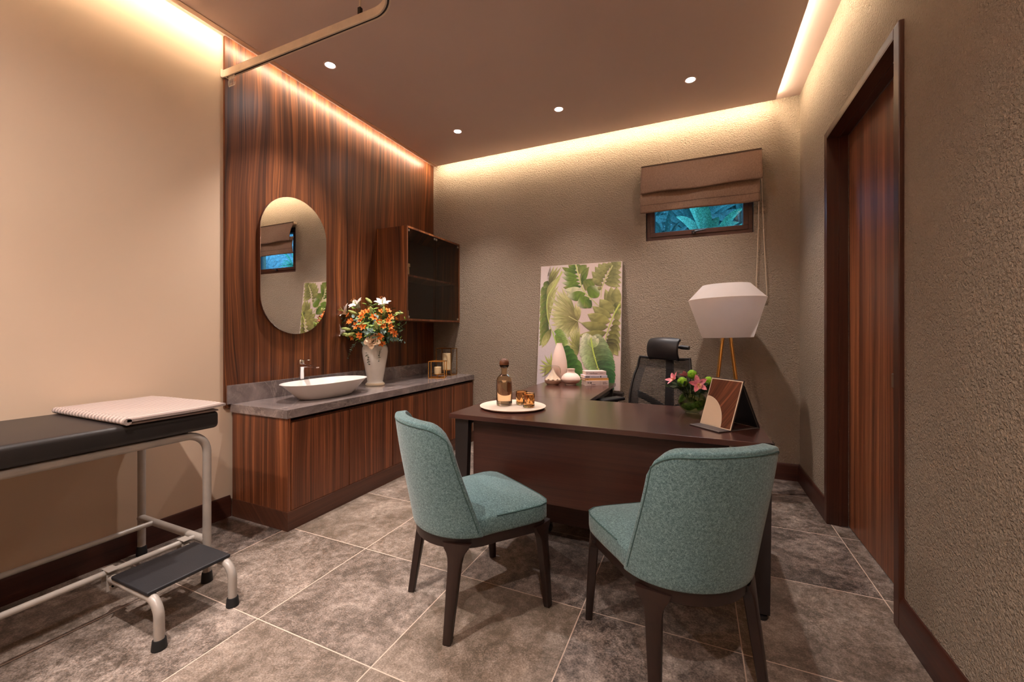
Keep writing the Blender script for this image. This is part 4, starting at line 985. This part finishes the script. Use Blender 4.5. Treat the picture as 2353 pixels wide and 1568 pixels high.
obj('top_board', box(-2.76, -2.19, CY0+.06, 1.2, .7465, .7479), M['steel_paint'], cu)
# fold-out step hung on the front rail
SX0, SX1, SY0, SY1 = -2.205, -1.932, .874, 1.188
stp = obj('step', box(SX0, SX1, SY0, SY1, .196, .212, .006, 3), M['step'], cu, label='black ribbed step board')
for yy in (.873+.02, 1.188-.02):
    pth = [(-2.235, yy, .185), (-2.02, yy, .183)]+arc((-1.955, yy, .118), (0, 0, 1), (1, 0, 0), .066, 0, 90, 8)+[(-1.888, yy, .03)]
    obj('step_leg', tube(pth, .0175, 14), M['steel_paint'], stp)
    obj('rubber_foot', lathe([(0, 0), (.025, 0), (.0255, .004), (.022, .036), (.019, .04)], (-1.8885, yy, 0), 20), M['rubber'], stp)
    cl_ = box(-2.282, -2.225, yy-.018, yy+.018, .219, .223, .001); box(-2.284, -2.280, yy-.018, yy+.018, .14, .223, .001, bm=cl_); box(-2.243, -2.239, yy-.018, yy+.018, .135, .205, .001, bm=cl_)
    tube([(-2.285, yy, .155), (-2.232, yy, .155)], .006, 8, cl_); tube([(-2.24, yy, .155), (-2.232, yy, .155)], .009, 6, cl_)
    obj('clamp', cl_, M['steel_paint'], stp)
# folded towel
def towel_mat():
    t = NT('ribbed_towel'); t.set(Roughness=.95, Sheen_Weight=.2); tc = t.n('ShaderNodeTexCoord'); sp = t.n('ShaderNodeSeparateXYZ'); t.l(tc.outputs['Object'], sp.inputs[0])
    w = t.math('MULTIPLY_ADD', t.math('SINE', t.math('MULTIPLY', sp.outputs[0], 2*PI/.029)), .5, .5)
    v = t.coord(); n = t.noise(v, 300, 2)
    t.color(t.ramp(t.math('ADD', t.math('MULTIPLY', w, .75), t.math('MULTIPLY', n, .25)), [(.30, srgb(126, 108, 100)), (.70, srgb(178, 157, 147))])); t.bump(t.math('ADD', w, t.math('MULTIPLY', n, .3)), .35, .004); return t.m
M['towel'] = towel_mat()
tw = thing('folded_towel', 'folded ribbed beige towel on the couch end', 'towel', (-2.46, 1.1, .832))
def sheet(x0, x1, y0, y1, z, dz, th, seed):
    def top(u, v):
        x = x0+(x1-x0)*u; y = y0+(y1-y0)*v
        e = min(u, 1-u, v, 1-v); rnd = .006*(1-min(1, e/.02))**2
        return x, y, z+th-rnd+.005*noise.noise(Vector((x*6, y*6, seed)))*min(1, e/.05)+dz(u, v)
    b = grid(lambda u, v: Vector(top(u, v)), 36, 24)
    bt = grid(lambda u, v: Vector((x0+(x1-x0)*u, y0+(y1-y0)*v, z+dz(u, v))), 36, 24, b)
    vs_ = list(b.verts); n = 37*25; e = []
    A_ = vs_[:n]; D_ = vs_[n:]; idx = lambda i, j: i*25+j
    loop = [idx(i, 0) for i in range(37)]+[idx(36, j) for j in range(1, 25)]+[idx(i, 24) for i in range(35, -1, -1)]+[idx(0, j) for j in range(23, 0, -1)]
    for k in range(len(loop)): b.faces.new((A_[loop[k]], A_[loop[(k+1) % len(loop)]], D_[loop[(k+1) % len(loop)]], D_[loop[k]]))
    return b
rise = lambda u, v: .008*max(0, (v-.5)*2)**2*(1 if u > .3 else u/.3)
obj('lower_fold', sheet(-2.775, -2.150, .915, 1.262, .8325, lambda u, v: 0.0, .013, 1), M['towel'], tw)
obj('upper_fold', sheet(-2.79, -2.142, .902, 1.292, .8460, rise, .017, 2), M['towel'], tw)
ff = tube([(-2.788, .905, .8475)]+[(-2.788+.646*k/10, .904, .8478) for k in range(1, 11)], .0148, 10)
obj('rolled_edge', ff, M['towel'], tw)

# ------------------------------------------------------------------ curtain rail
crl = thing('curtain_rail', 'bent ceiling curtain rail above the examination couch', 'curtain rail', (XL, 1.70, 2.90))
ry, rz_ = 1.70, 2.904
path = [Vector((XL+.004, ry, rz_)), Vector((-1.56, ry, rz_))]+arc((-1.56, ry-.2, rz_), (0, 1, 0), (1, 0, 0), .2, 6, 90, 12)+[Vector((-1.36, -1.2, rz_))]
def sweep(path, prof):
    b = B(); rings = []
    for i, p in enumerate(path):
        d = (path[min(i+1, len(path)-1)]-path[max(i-1, 0)]).normalized(); s = Vector((d.y, -d.x, 0))
        rings.append([b.verts.new(p+s*x+Vector((0, 0, z))) for x, z in prof])
    n = len(prof)
    for i in range(len(rings)-1):
        for k in range(n): b.faces.new((rings[i][k], rings[i][(k+1) % n], rings[i+1][(k+1) % n], rings[i+1][k]))
    b.faces.new(rings[0]); b.faces.new(rings[-1]); return b
obj('rail', sweep(path, [(-.013, -.017), (-.005, -.017), (-.005, -.008), (.005, -.008), (.005, -.017), (.013, -.017), (.013, .030), (-.013, .030)]), M['rail'], crl)
obj('slot_lining', sweep([p.copy() for p in path[:-1]], [(-.0048, -.0155), (.0048, -.0155), (.0048, -.009), (-.0048, -.009)]), M['rail_slot'], crl)
eb = box(XL+.0005, XL+.006, ry-.028, ry+.028, rz_-.02, rz_+.032, .001); box(XL+.001, XL+.03, ry-.02, ry+.02, rz_-.022, rz_-.0175, .001, bm=eb)
obj('end_bracket', eb, M['rail'], crl)
for (hx, hy) in ((-1.662, ry), (-1.36, .3)):
    hg = tube([(hx, hy, rz_+.03), (hx, hy, ZC)], .0055, 10)
    h_ = obj('hanger_rod', hg, M['rail'], crl)
    box_ = box(hx-.010, hx+.010, hy-.010, hy+.010, rz_+.028, rz_+.072, .003); obj('hanger_clip', box_, M['rail_slot'], h_)
for k in range(5):
    x = XL+.045+k*.013; hk = tube([(x, ry, rz_-.014), (x, ry, rz_-.036)], .0035, 6)
    tube(smooth([(x, ry, rz_-.034), (x+.004, ry-.006, rz_-.06), (x, ry, rz_-.083), (x-.004, ry+.008, rz_-.07), (x-.002, ry+.008, rz_-.055)], 4), .0016, 6, hk)
    obj('curtain_hook', hk, M['hook'], crl)

# ------------------------------------------------------------------ roman blind
rbn = thing('roman_blind', 'brown linen roman blind folded above the window', 'blind', (.01, YB-.03, 2.30))
BX0, BX1 = -.466, .496
obj('head_rail', box(BX0+.002, BX1-.002, YB-.052, YB-.004, 2.722, 2.75, .003), M['cord'], rbn)
def upper(u, v):
    x = BX0+(BX1-BX0)*u; z = 2.752-.262*v
    y = YB-.056-.062*math.sin(min(1, v*1.08)*PI/2)**1.3-.008*math.sin(v*PI)*math.sin(u*7+.6)-.005*math.sin(u*15+v*4)*v
    return Vector((x, y, z+.006*math.sin(u*9)*v))
ub = grid(upper, 44, 16)
def under(u, v):
    x = BX0+(BX1-BX0)*u; a = v*PI*.9; p = upper(u, 1)
    return Vector((x, p.y+.022*(1-math.cos(a))*1.1, p.z-.018*math.sin(a)+.05*v*v))
grid(under, 44, 8, ub)
bmesh.ops.remove_doubles(ub, verts=ub.verts, dist=.0004)
uo = obj('upper_fold', ub, M['blind'], rbn, angle=180); addmod(uo, 'SOLIDIFY', thickness=.003, offset=0)
def lower(u, v):
    x = BX0-.006+(BX1-.02-BX0+.012)*u; z = 2.545-.235*v
    return Vector((x, YB-.062-.018*math.sin(v*PI*.9)-.006*math.sin(u*11+v*2)*math.sin(v*PI)-.003*math.sin(u*27)*v, z+.004*math.sin(u*5)*v))
lo = obj('lower_fold', grid(lower, 44, 14), M['blind'], rbn, angle=180); addmod(lo, 'SOLIDIFY', thickness=.004, offset=0)
obj('hem', grid(lambda u, v: lower(u, .70+.012*v)+Vector((0, -.0032, 0)), 44, 1), M['blind_edge'], lo)
obj('top_hem', grid(lambda u, v: upper(u, .0+.06*v)+Vector((0, -.0032, 0)), 44, 2), M['blind_edge'], uo)
cd = tube(smooth([(.488, YB-.03, 2.735), (.484, YB-.028, 2.5), (.474, YB-.025, 2.05), (.462, YB-.022, 1.65), (.470, YB-.020, 1.535), (.50, YB-.02, 1.50), (.531, YB-.020, 1.512), (.534, YB-.022, 1.60), (.515, YB-.024, 2.05), (.500, YB-.028, 2.5), (.494, YB-.03, 2.735)], 8), .0026, 6)
co = obj('pull_cord', cd, M['cord'], rbn)
obj('cord_joiner', lathe([(0, -.012), (.004, -.01), (.0045, 0), (.004, .01), (0, .012)], (.514, YB-.0242, 2.07), 10), M['hook'], co)

# ------------------------------------------------------------------ painting of tropical leaves
PW, PX = .818, -1.46
pt = thing('leaf_painting', 'leaning canvas painted with green tropical leaves', 'painting', (PX+PW/2, 3.87, .676))
p_b, p_t = Vector((PX, 3.868, .678)), Vector((PX, 3.998, 1.893)); pv = (p_t-p_b); PH = pv.length; pv.normalize(); pn = Vector((1, 0, 0)).cross(pv); pn = pn if pn.y < 0 else -pn
HM = ((0.0014613153408361862, 8.075004557205299e-05, -0.29062722853435813), (4.6171126593031036e-05, 0.0009428630062155818, -0.21134954700924688), (0.00013062160379605762, 2.894688305954194e-05, 1.0))
def UV(x, y):   # sketch units of the painted design -> metres on the canvas
    w = HM[2][0]*x+HM[2][1]*y+HM[2][2]; return Vector(((HM[0][0]*x+HM[0][1]*y+HM[0][2])/w*PW, (1-(HM[1][0]*x+HM[1][1]*y+HM[1][2])/w)*PH))
pm = bmesh.new(); cl = pm.verts.layers.float_color.new('Paint'); layer = [.0004]; rp = random.Random(11)
def clampv(p): return Vector((min(max(p.x, .002), PW-.002), min(max(p.y, .002), PH-.002)))
def pvert(p, col):
    p = clampv(p); v = pm.verts.new((p.x, p.y, layer[0])); v[cl] = (*col, 1); return v
def lin(c): return srgb(*c)[:3]
def mixc(a, b_, t): t = max(0, min(1, t)); return tuple(a[i]*(1-t)+b_[i]*t for i in range(3))
def blade(p0, p1, w, bend, c0, c1, dark=.55, tipc=None, n=9, shape=.9, peak=.45):
    """a leaf lobe from p0 to p1 (sketch units), half width w; colours along it, one edge darker"""
    a, c = UV(*p0), UV(*p1); d = c-a; L = d.length; s = Vector((-d.y, d.x))/max(L, 1e-6); w *= 1.38*PW/775.; rows = []; layer[0] += .00002
    c0, c1 = lin(c0), lin(c1); tc_ = lin(tipc) if tipc else c1
    for i in range(n+1):
        t = i/n; m = a+d*t+s*bend*L*math.sin(PI*t); f = (t/peak) if t < peak else (1-t)/(1-peak); ww = w*max(.02, math.sin(PI/2*max(0, f))**shape)
        row = []
        for k, q in enumerate((-1, -.5, 0, .5, 1)):
            col = mixc(mixc(c0, c1, t*1.3), tc_, max(0, (t-.6)/.4)); sh_ = (1-dark*(.5+.5*q)*.8) * (1.12 if k == 2 else 1.0) * rp.uniform(.74, 1.2)
            row.append(pvert(m+s*q*ww, tuple(x*sh_ for x in col)))
        rows.append(row)
    for i in range(n):
        for k in range(4): pm.faces.new((rows[i][k], rows[i][k+1], rows[i+1][k+1], rows[i+1][k]))
def rib(pts, w, c):
    layer[0] += .00003; P = smooth([Vector((*UV(*p), 0)) for p in pts], 6); n = len(P); rows = []
    for i in range(n):
        d = (P[min(i+1, n-1)]-P[max(i-1, 0)]).normalized(); s = Vector((-d.y, d.x, 0)); ww = w*PW/775.*(1-.55*i/n)
        rows.append([pvert((P[i]+s*ww).xy, lin(c)), pvert((P[i]-s*ww).xy, lin(c))])
    for i in range(n-1): pm.faces.new((rows[i][0], rows[i][1], rows[i+1][1], rows[i+1][0]))
# ground colour
gv = [[None]*9 for _ in range(9)]
for i in range(9):
    for j in range(9):
        x, y = PW*i/8, PH*j/8; g = mixc(lin((208, 190, 184)), lin((196, 186, 192)), 1-(j/8)*1.2) if i < 4 else lin((212, 190, 182)); gv[i][j] = pvert(Vector((x, y)), g)
layer[0] = .0003
for i in range(8):
    for j in range(8): pm.faces.new((gv[i][j], gv[i+1][j], gv[i+1][j+1], gv[i][j+1]))
OL, OD, GR, GD, YL, WH = (150, 146, 84), (74, 70, 38), (110, 138, 50), (62, 88, 36), (190, 186, 122), (222, 216, 186)
# upper left palm
for p1, w in (((195, 400), 24), ((190, 300), 20), ((200, 228), 16), ((235, 216), 14), ((275, 214), 14), ((310, 214), 14), ((345, 216), 14), ((378, 220), 12)): blade((262, 420), p1, w, .04, OD, OL, .4, YL)
for p1, w in (((176, 470), 30), ((168, 560), 34), ((164, 640), 34), ((160, 720), 34), ((210, 420), 24), ((158, 800), 30)): blade((250, p1[1]-70), p1, w, .05, (66, 78, 36), (112, 126, 58), .5, (140, 148, 80))
stem = [(385, 262), (318, 380), (246, 500), (236, 640), (256, 760), (290, 850)]
for i in range(13):
    t = i/12; y = 440+390*t; x = 238+ (20 if t > .6 else 0)*(t-.6)
    blade((x+6, y), (170-14*t, y+70+60*t), 22, .05, (70, 84, 40), (112, 132, 56) if i % 2 else (126, 130, 66), .5, (150, 158, 90))
for i in range(7): blade((272, 800+i*6), (172+i*8, 960-i*6+ (30 if i % 2 else 0)), 15, -.04, (96, 96, 52), (170, 168, 98), .3, YL)
for i, (p0, p1) in enumerate((((250, 560), (395, 268)), ((240, 640), (372, 320)), ((244, 700), (350, 400)), ((250, 740), (325, 480)), ((238, 520), (330, 330)))): blade(p0, p1, 17, .10, (130, 130, 72), (178, 174, 108), .35, YL)
rib(stem, 7, (184, 190, 108))
# fan palm
hub = (525, 738)
FL_ = ((110, 330), (119, 395), (132, 360), (150, 315), (180, 265), (215, 245), (245, 175), (262, 130))
for i in range(34):
    da = 110+i*4.5; a = R(da+rp.uniform(-1, 1))
    for (a0, l0), (a1, l1) in zip(FL_, FL_[1:]):
        if a0 <= da <= a1: L = l0+(l1-l0)*(da-a0)/(a1-a0)
    L *= .92+.08*math.sin(i*2.3)
    blade(hub, (hub[0]+math.cos(a)*L, hub[1]-math.sin(a)*L), 14, rp.uniform(-.03, .03), (104, 92, 52), (182, 176, 116) if i % 2 else (164, 164, 98), .28, (206, 200, 150), peak=.6)
for p1 in ((560, 610), (545, 570), (510, 560), (480, 850), (440, 862)): blade(hub, p1, 12, .04, (120, 112, 62), (196, 188, 120), .2, (216, 206, 160))
rib([(440, 690), (525, 738), (600, 770)], 4, (196, 190, 130))
# split leaf at the top
for p0, p1, w, c in (((530, 240), (445, 205), 24, GD), ((538, 280), (385, 225), 20, GD), ((545, 320), (385, 262), 19, GR), ((552, 350), (378, 312), 19, GR), ((558, 380), (376, 368), 20, GR), ((566, 410), (392, 415), 24, GD), ((582, 445), (402, 440), 30, WH), ((605, 480), (430, 500), 34, GR), ((640, 520), (520, 590), 46, GR), ((660, 545), (585, 602), 34, GD),
                     ((535, 230), (560, 205), 20, OL), ((545, 290), (620, 205), 32, OL), ((560, 360), (645, 225), 20, OL), ((570, 400), (640, 250), 18, GD), ((600, 450), (690, 340), 44, OL), ((640, 515), (735, 415), 50, GR)): blade(p0, p1, w, .06, c, GR if c != WH else (206, 206, 150), .5, (226, 220, 190) if c in (WH, GR) else OL)
rib([(515, 200), (548, 330), (585, 450), (665, 535), (735, 605)], 6, (196, 200, 120))
# upper right leaf
for p0, p1, w in (((850, 245), (955, 185), 40), ((835, 270), (955, 225), 28), ((825, 295), (953, 285), 22), ((810, 320), (953, 335), 22), ((795, 350), (950, 385), 24), ((785, 380), (940, 420), 20), ((845, 240), (830, 186), 24), ((830, 265), (775, 190), 26), ((812, 300), (735, 196), 28), ((795, 335), (700, 225), 26), ((780, 370), (668, 270), 26), ((770, 405), (672, 330), 20), ((762, 440), (720, 420), 14)): blade(p0, p1, w, .05, (118, 116, 62), (154, 152, 92), .5, (176, 172, 112))
rib([(870, 215), (800, 340), (760, 440), (752, 520)], 6, (190, 186, 122))
# big split leaf on the right
for p0, p1, w, c in (((890, 640), (795, 440), 30, OL), ((900, 620), (850, 420), 36, OL), ((915, 600), (905, 420), 34, OL), ((870, 670), (740, 535), 44, OL), ((850, 710), (668, 600), 34, OL), ((835, 750), (620, 675), 42, (166, 160, 90)), ((815, 800), (558, 755), 34, (130, 128, 70)), ((800, 850), (530, 872), 34, (136, 134, 70)),
                     ((900, 640), (938, 560), 26, GD), ((885, 680), (940, 640), 30, GR), ((870, 720), (938, 700), 26, OL), ((850, 770), (936, 770), 24, (140, 138, 62)), ((832, 810), (934, 835), 24, (92, 88, 42)), ((815, 850), (932, 895), 28, (128, 124, 60)), ((800, 890), (930, 955), 30, (110, 108, 52)), ((795, 920), (925, 1030), 30, OD), ((790, 945), (905, 1075), 32, (52, 44, 26)), ((785, 955), (850, 1090), 26, OD)): blade(p0, p1, w, .07, c, OL, .6, (192, 188, 120))
rib([(930, 585), (880, 670), (835, 770), (800, 870), (780, 955)], 7, (190, 200, 100))
# small palms
for p1 in ((442, 850), (462, 830), (490, 800), (520, 790), (545, 785), (425, 900), (420, 950), (412, 990), (418, 1020), (440, 1060), (470, 1090)): blade((532, 1005), p1, 9, .04, (84, 92, 46), (176, 174, 100), .3, (208, 202, 150))
for p1 in ((205, 1045), (240, 1060), (165, 1090), (150, 1140), (150, 1180), (150, 1215), (270, 1020), (175, 1250)): blade((275, 1165), p1, 7, .03, (150, 154, 70), (176, 184, 96), .2, (206, 206, 150))
# banana leaf behind the slim vase
for i in range(9):
    t = i/8; blade((300+70*t, 830+110*t), (402+40*t+ (12 if i % 2 else 0), 850+120*t), 20, .05, (96, 138, 44), (176, 196, 110), .35, WH)
for i in range(6): blade((310+6*i, 860+22*i), (372+8*i, 990+4*i), 24, .05, GR, (150, 170, 90), .4, (200, 200, 150))
for i, (p0, p1) in enumerate((((360, 1000), (440, 1050)), ((375, 1040), (486, 1080)), ((390, 1090), (520, 1130)), ((400, 1140), (560, 1190)), ((410, 1190), (572, 1250)), ((420, 1240), (575, 1310)), ((430, 1290), (560, 1350)))): blade(p0, p1, 46, .05, (52, 96, 38), (84, 138, 50), .5, (120, 164, 78), shape=.5, peak=.6)
rib([(285, 830), (305, 900), (330, 1000), (370, 1180), (400, 1330)], 6, (170, 196, 96))
# large banana leaf
mid = [(648, 900), (662, 1000), (682, 1090), (715, 1200), (760, 1330)]
Pm = smooth([Vector((*p, 0)) for p in mid], 5)
for i in range(17):
    t = i/16; q = Pm[min(len(Pm)-1, int(t*(len(Pm)-1)))]; wl = 135*math.sin(PI*min(1, .18+t*.75))**.7; wr = 190*math.sin(PI*min(1, .16+t*.72))**.7
    cL = mixc((226, 222, 190), (118, 158, 84), t*1.1); cR = mixc((206, 208, 160), (44, 104, 52), t*1.2)
    blade((q.x+6, q.y+8), (q.x-wl, q.y-18+55*t), 25, -.05, (104, 122, 62), cL, .35, mixc(cL, (234, 230, 206), .5), shape=.5, peak=.6)
    blade((q.x-4, q.y+8), (q.x+wr, q.y+10+75*t), 27, .05, (96, 112, 58) if t < .6 else (50, 74, 42), cR, .4, mixc(cR, (110, 170, 90), .4), shape=.5, peak=.6)
for p1 in ((640, 868), (690, 875), (720, 905)): blade((655, 990), p1, 26, .04, (150, 176, 90), (204, 210, 160), .3, WH, shape=.6)
rib(mid, 7, (186, 206, 92))
nvert = len(pm.verts)
# stretched canvas body behind the picture plane
def cv(x, y, z): v = pm.verts.new((x, y, z)); v[cl] = (*lin((222, 206, 196)), 1); return v
f0 = [cv(0, 0, .0002), cv(PW, 0, .0002), cv(PW, PH, .0002), cv(0, PH, .0002)]; f1 = [cv(0, 0, -.03), cv(PW, 0, -.03), cv(PW, PH, -.03), cv(0, PH, -.03)]
pm.faces.new(f1); pm.faces.new(f0)
for k in range(4): pm.faces.new((f0[k], f0[(k+1) % 4], f1[(k+1) % 4], f1[k]))
t = NT('painted_canvas'); t.set(Roughness=.55); at = t.n('ShaderNodeAttribute'); at.attribute_name = 'Paint'
v_ = t.coord((30, 30, 30)); nz = t.noise(v_, 6, 4, .6); t.color(t.mix(.22, at.outputs['Color'], t.ramp(nz, [(.3, (.25, .25, .25)), (.7, (1, 1, 1))]), 'MULTIPLY')); t.bump(nz, .1, .001)
M['canvas'] = t.m
pm.transform(Matrix(((1, pv.x, pn.x, p_b.x), (0, pv.y, pn.y, p_b.y), (0, pv.z, pn.z, p_b.z), (0, 0, 0, 1))))
def painted(name, bm, mat, parent):
    bm.transform(wmat(parent).inverted()); me = bpy.data.meshes.new(name); bm.to_mesh(me); bm.free(); me.materials.append(mat)
    o = bpy.data.objects.new(name, me); COL.objects.link(o); o.parent = parent; return o
painted('canvas', pm, M['canvas'], pt)

# ------------------------------------------------------------------ downlights
dls = [((-2.362, 2.132), 'recessed downlight nearest the oval mirror wall'), ((-2.049, 3.327), 'recessed downlight in front of the wall cabinet'), ((-1.063, 3.345), 'recessed downlight above the carafe end of the desk'), ((-.040, 3.358), 'recessed downlight nearest the door')]
for (x, y), l in dls:
    t = thing('downlight', l, 'ceiling light', (x, y, ZC), 0, 'recessed ceiling downlights')
    obj('trim_ring', lathe([(.032, -.001), (.037, -.0035), (.043, -.002), (.044, 0), (.032, 0)], (x, y, ZC), 36), M['dl_trim'], t)
    obj('lens', lathe([(0, -.0012), (.032, -.0012), (.032, -.0002), (0, -.0002)], (x, y, ZC), 32), M['lens'], t, label='glowing white lens')

# ------------------------------------------------------------------ garden outside the window
gd = struct('garden_ground', box(-4.5, 9.5, YB+.6, 14, 0, .3), M['soil'], 'garden soil outside the window', 'ground')
def bank(u, v):
    x = -4+14*u; y = 7.6+3.4*v+.5*noise.noise(Vector((x*.7, v*3, 1))); z = .25+5.2*v+.5*noise.noise(Vector((x*1.6, v*5, 2)))+.15*noise.noise(Vector((x*5, v*14, 3)))
    return Vector((x, y, z))
struct('garden_bank', grid(bank, 90, 30), M['rock'], 'rocky garden bank outside the window', 'rock bank')
def leaf_bm(p0, p1, w, sag, b=None, mat=0, fold=.25):
    b = b or B(); p0, p1 = Vector(p0), Vector(p1); d = p1-p0; s = d.cross(Vector((0, -1, .3))).normalized(); n = s.cross(d).normalized(); rows = []
    for i in range(13):
        t = i/12; c = p0+d*t+Vector((0, 0, sag*math.sin(PI*t*.9))); ww = w*math.sin(PI*min(1, .06+t*.94))**.6
        rows.append([b.verts.new(c+s*ww*k+n*abs(k)*ww*fold) for k in (-1, -.5, 0, .5, 1)])
    for i in range(12):
        for k in range(4):
            f = b.faces.new((rows[i][k], rows[i][k+1], rows[i+1][k+1], rows[i+1][k])); f.material_index = mat
    return b
gr = random.Random(4)
def plant(x, y, z0, h, n, w, mat, label, yellow=False, spread=.9):
    t = thing('banana_plant' if w > .052 else 'garden_shrub', label, 'plant', (x, y, .3))
    obj('stem', tube([(x, y, .3), (x+.03, y, z0*.6), (x, y, z0)], [.07, .06, .04], 10), M['bark'], t)
    for k in range(n):
        a = 2*PI*k/n+gr.uniform(-.3, .3); el = gr.uniform(-.2, 1.1); L = h*gr.uniform(.6, 1.0)
        p1 = (x+math.cos(a)*L*spread*math.cos(el), y+math.sin(a)*L*.5*math.cos(el), z0+L*math.sin(el))
        obj('leaf', leaf_bm((x, y, z0-.05), p1, w*gr.uniform(.7, 1.1), .12), M['g_yellow'] if (yellow and k == 2) else mat, t, angle=80)
plant(.16, 5.9, 2.30, .95, 13, .055, M['g_leaf'], 'banana plant in the middle of the window view', True)
plant(-.42, 6.3, 2.3, .8, 22, .04, M['g_leaf2'], 'dark leaved shrub at the left of the window view')
plant(.95, 6.3, 2.1, .9, 14, .06, M['g_leaf'], 'broad leaved plant at the right of the window view')
plant(-.05, 6.9, 2.75, .9, 34, .05, M['g_leaf2'], 'tall dark shrub behind the banana plant outside')
plant(.62, 7.0, 2.75, .9, 34, .05, M['g_leaf2'], 'tall shrub beyond the plants at the window')
plant(-.85, 7.3, 2.8, 1.0, 36, .05, M['g_leaf2'], 'dense dark shrub behind the tree trunk outside')
plant(1.5, 7.2, 2.9, 1.0, 36, .05, M['g_leaf2'], 'dense shrub at the far right outside the window')
plant(2.7, 6.5, 2.6, .6, 30, .022, M['g_leaf'], 'grassy plant on the bank reflected in the oval mirror')
tk_ = tube([(-.72, 6.9, .3), (-.70, 6.9, 1.6), (-.74, 6.9, 3.0), (-.70, 6.9, 4.6)], [.12, .11, .10, .09], 14); solo('tree_trunk', tk_, M['bark'], 'grey tree trunk at the left of the window view', 'tree trunk', loc=(-.72, 6.9, .3))

# ------------------------------------------------------------------ light
def area(name, loc, rot, sx, sy, power, col, spread=180):
    L = bpy.data.lights.new(name, 'AREA'); L.shape = 'RECTANGLE'; L.size = sx; L.size_y = sy; L.energy = power; L.color = col; L.spread = R(spread)
    o = bpy.data.objects.new(name, L); COL.objects.link(o); o.location = loc; o.rotation_euler = rot; return o
WARM = (1.0, .81, .57)
KLED, KSPOT = 1.0, 1.0
zl = ZC+.038
area('led_strip_left', (-2.712, (YF+3.92)/2, zl), (0, R(40), 0), .012, 3.92-YF, 19*KLED, WARM, 170)        # aimed at the wall, tipped down
area('led_strip_back', ((-2.72+.58)/2, 3.920, zl), (R(40), 0, 0), .58+2.72, .012, 13.5*KLED, WARM, 170)
area('led_strip_right', (.577, (YF+3.92)/2, zl-.004), (0, R(-52), 0), .012, 3.92-YF, 24*KLED, WARM, 175)
def spot(name, x, y, power, ang=105, blend=.6, col=(1.0, .90, .85)):
    L = bpy.data.lights.new(name, 'SPOT'); L.energy = power; L.spot_size = R(ang); L.spot_blend = blend; L.color = col; L.shadow_soft_size = .03
    o = bpy.data.objects.new(name, L); COL.objects.link(o); o.location = (x, y, ZC-.012); return o
for ((x, y), l), p in zip(dls, (92, 72, 56, 62)): spot('downlight_or_fill_beam', x, y, p*KSPOT, 84, .8); spot('downlight_or_fill_spill', x, y, 6*KSPOT, 172, 1.0)
for (x, y, p, s, an) in ((-1.42, .22, 72, 96, 96), (.10, -.45, 54, 26, 130), (-2.20, -.55, 80, 50, 115)): spot('downlight_or_fill_beam', x, y, p*KSPOT, an, .8); spot('downlight_or_fill_spill', x, y, s*KSPOT, 172, 1.0)  # unseen lamps: first follows floor shadows; other two and wide spills added as fill
area('fill_strip_front', (-1.05, YF+.12, zl), (R(-48), 0, 0), 3.3, .02, 26*KLED, (1.0, .84, .66), 170)      # unseen fill strip added behind the viewer, bounces soft light into the room
W = bpy.data.worlds.new('dusk_garden_sky'); S.world = W; W.use_nodes = True
bg = W.node_tree.nodes['Background']; bg.inputs['Color'].default_value = (.13, .50, .88, 1); bg.inputs['Strength'].default_value = 2.6

# ------------------------------------------------------------------ camera
cam = bpy.data.cameras.new('camera'); co_ = bpy.data.objects.new('camera', cam); COL.objects.link(co_)
cam.sensor_fit = 'HORIZONTAL'; cam.sensor_width = 36.0; cam.lens = 946.46/2353*36; cam.clip_start = .02
cam.shift_x = (1176.5-1176.38)/2353; cam.shift_y = (763.253-784)/2353
co_.location = (0, 0, 1.22); co_.rotation_euler = (R(90), 0, .420870)
S.camera = co_; S.cycles.use_light_tree = False
S.cycles.max_bounces = 9; S.cycles.transmission_bounces = 9; S.cycles.glossy_bounces = 4; S.cycles.transparent_max_bounces = 12; S.cycles.caustics_reflective = False; S.cycles.caustics_refractive = False
vs_ = S.view_settings; vs_.view_transform = 'Standard'; vs_.look = 'None'; vs_.gamma = 1; vs_.exposure = 1.04; vs_.use_curve_mapping = False
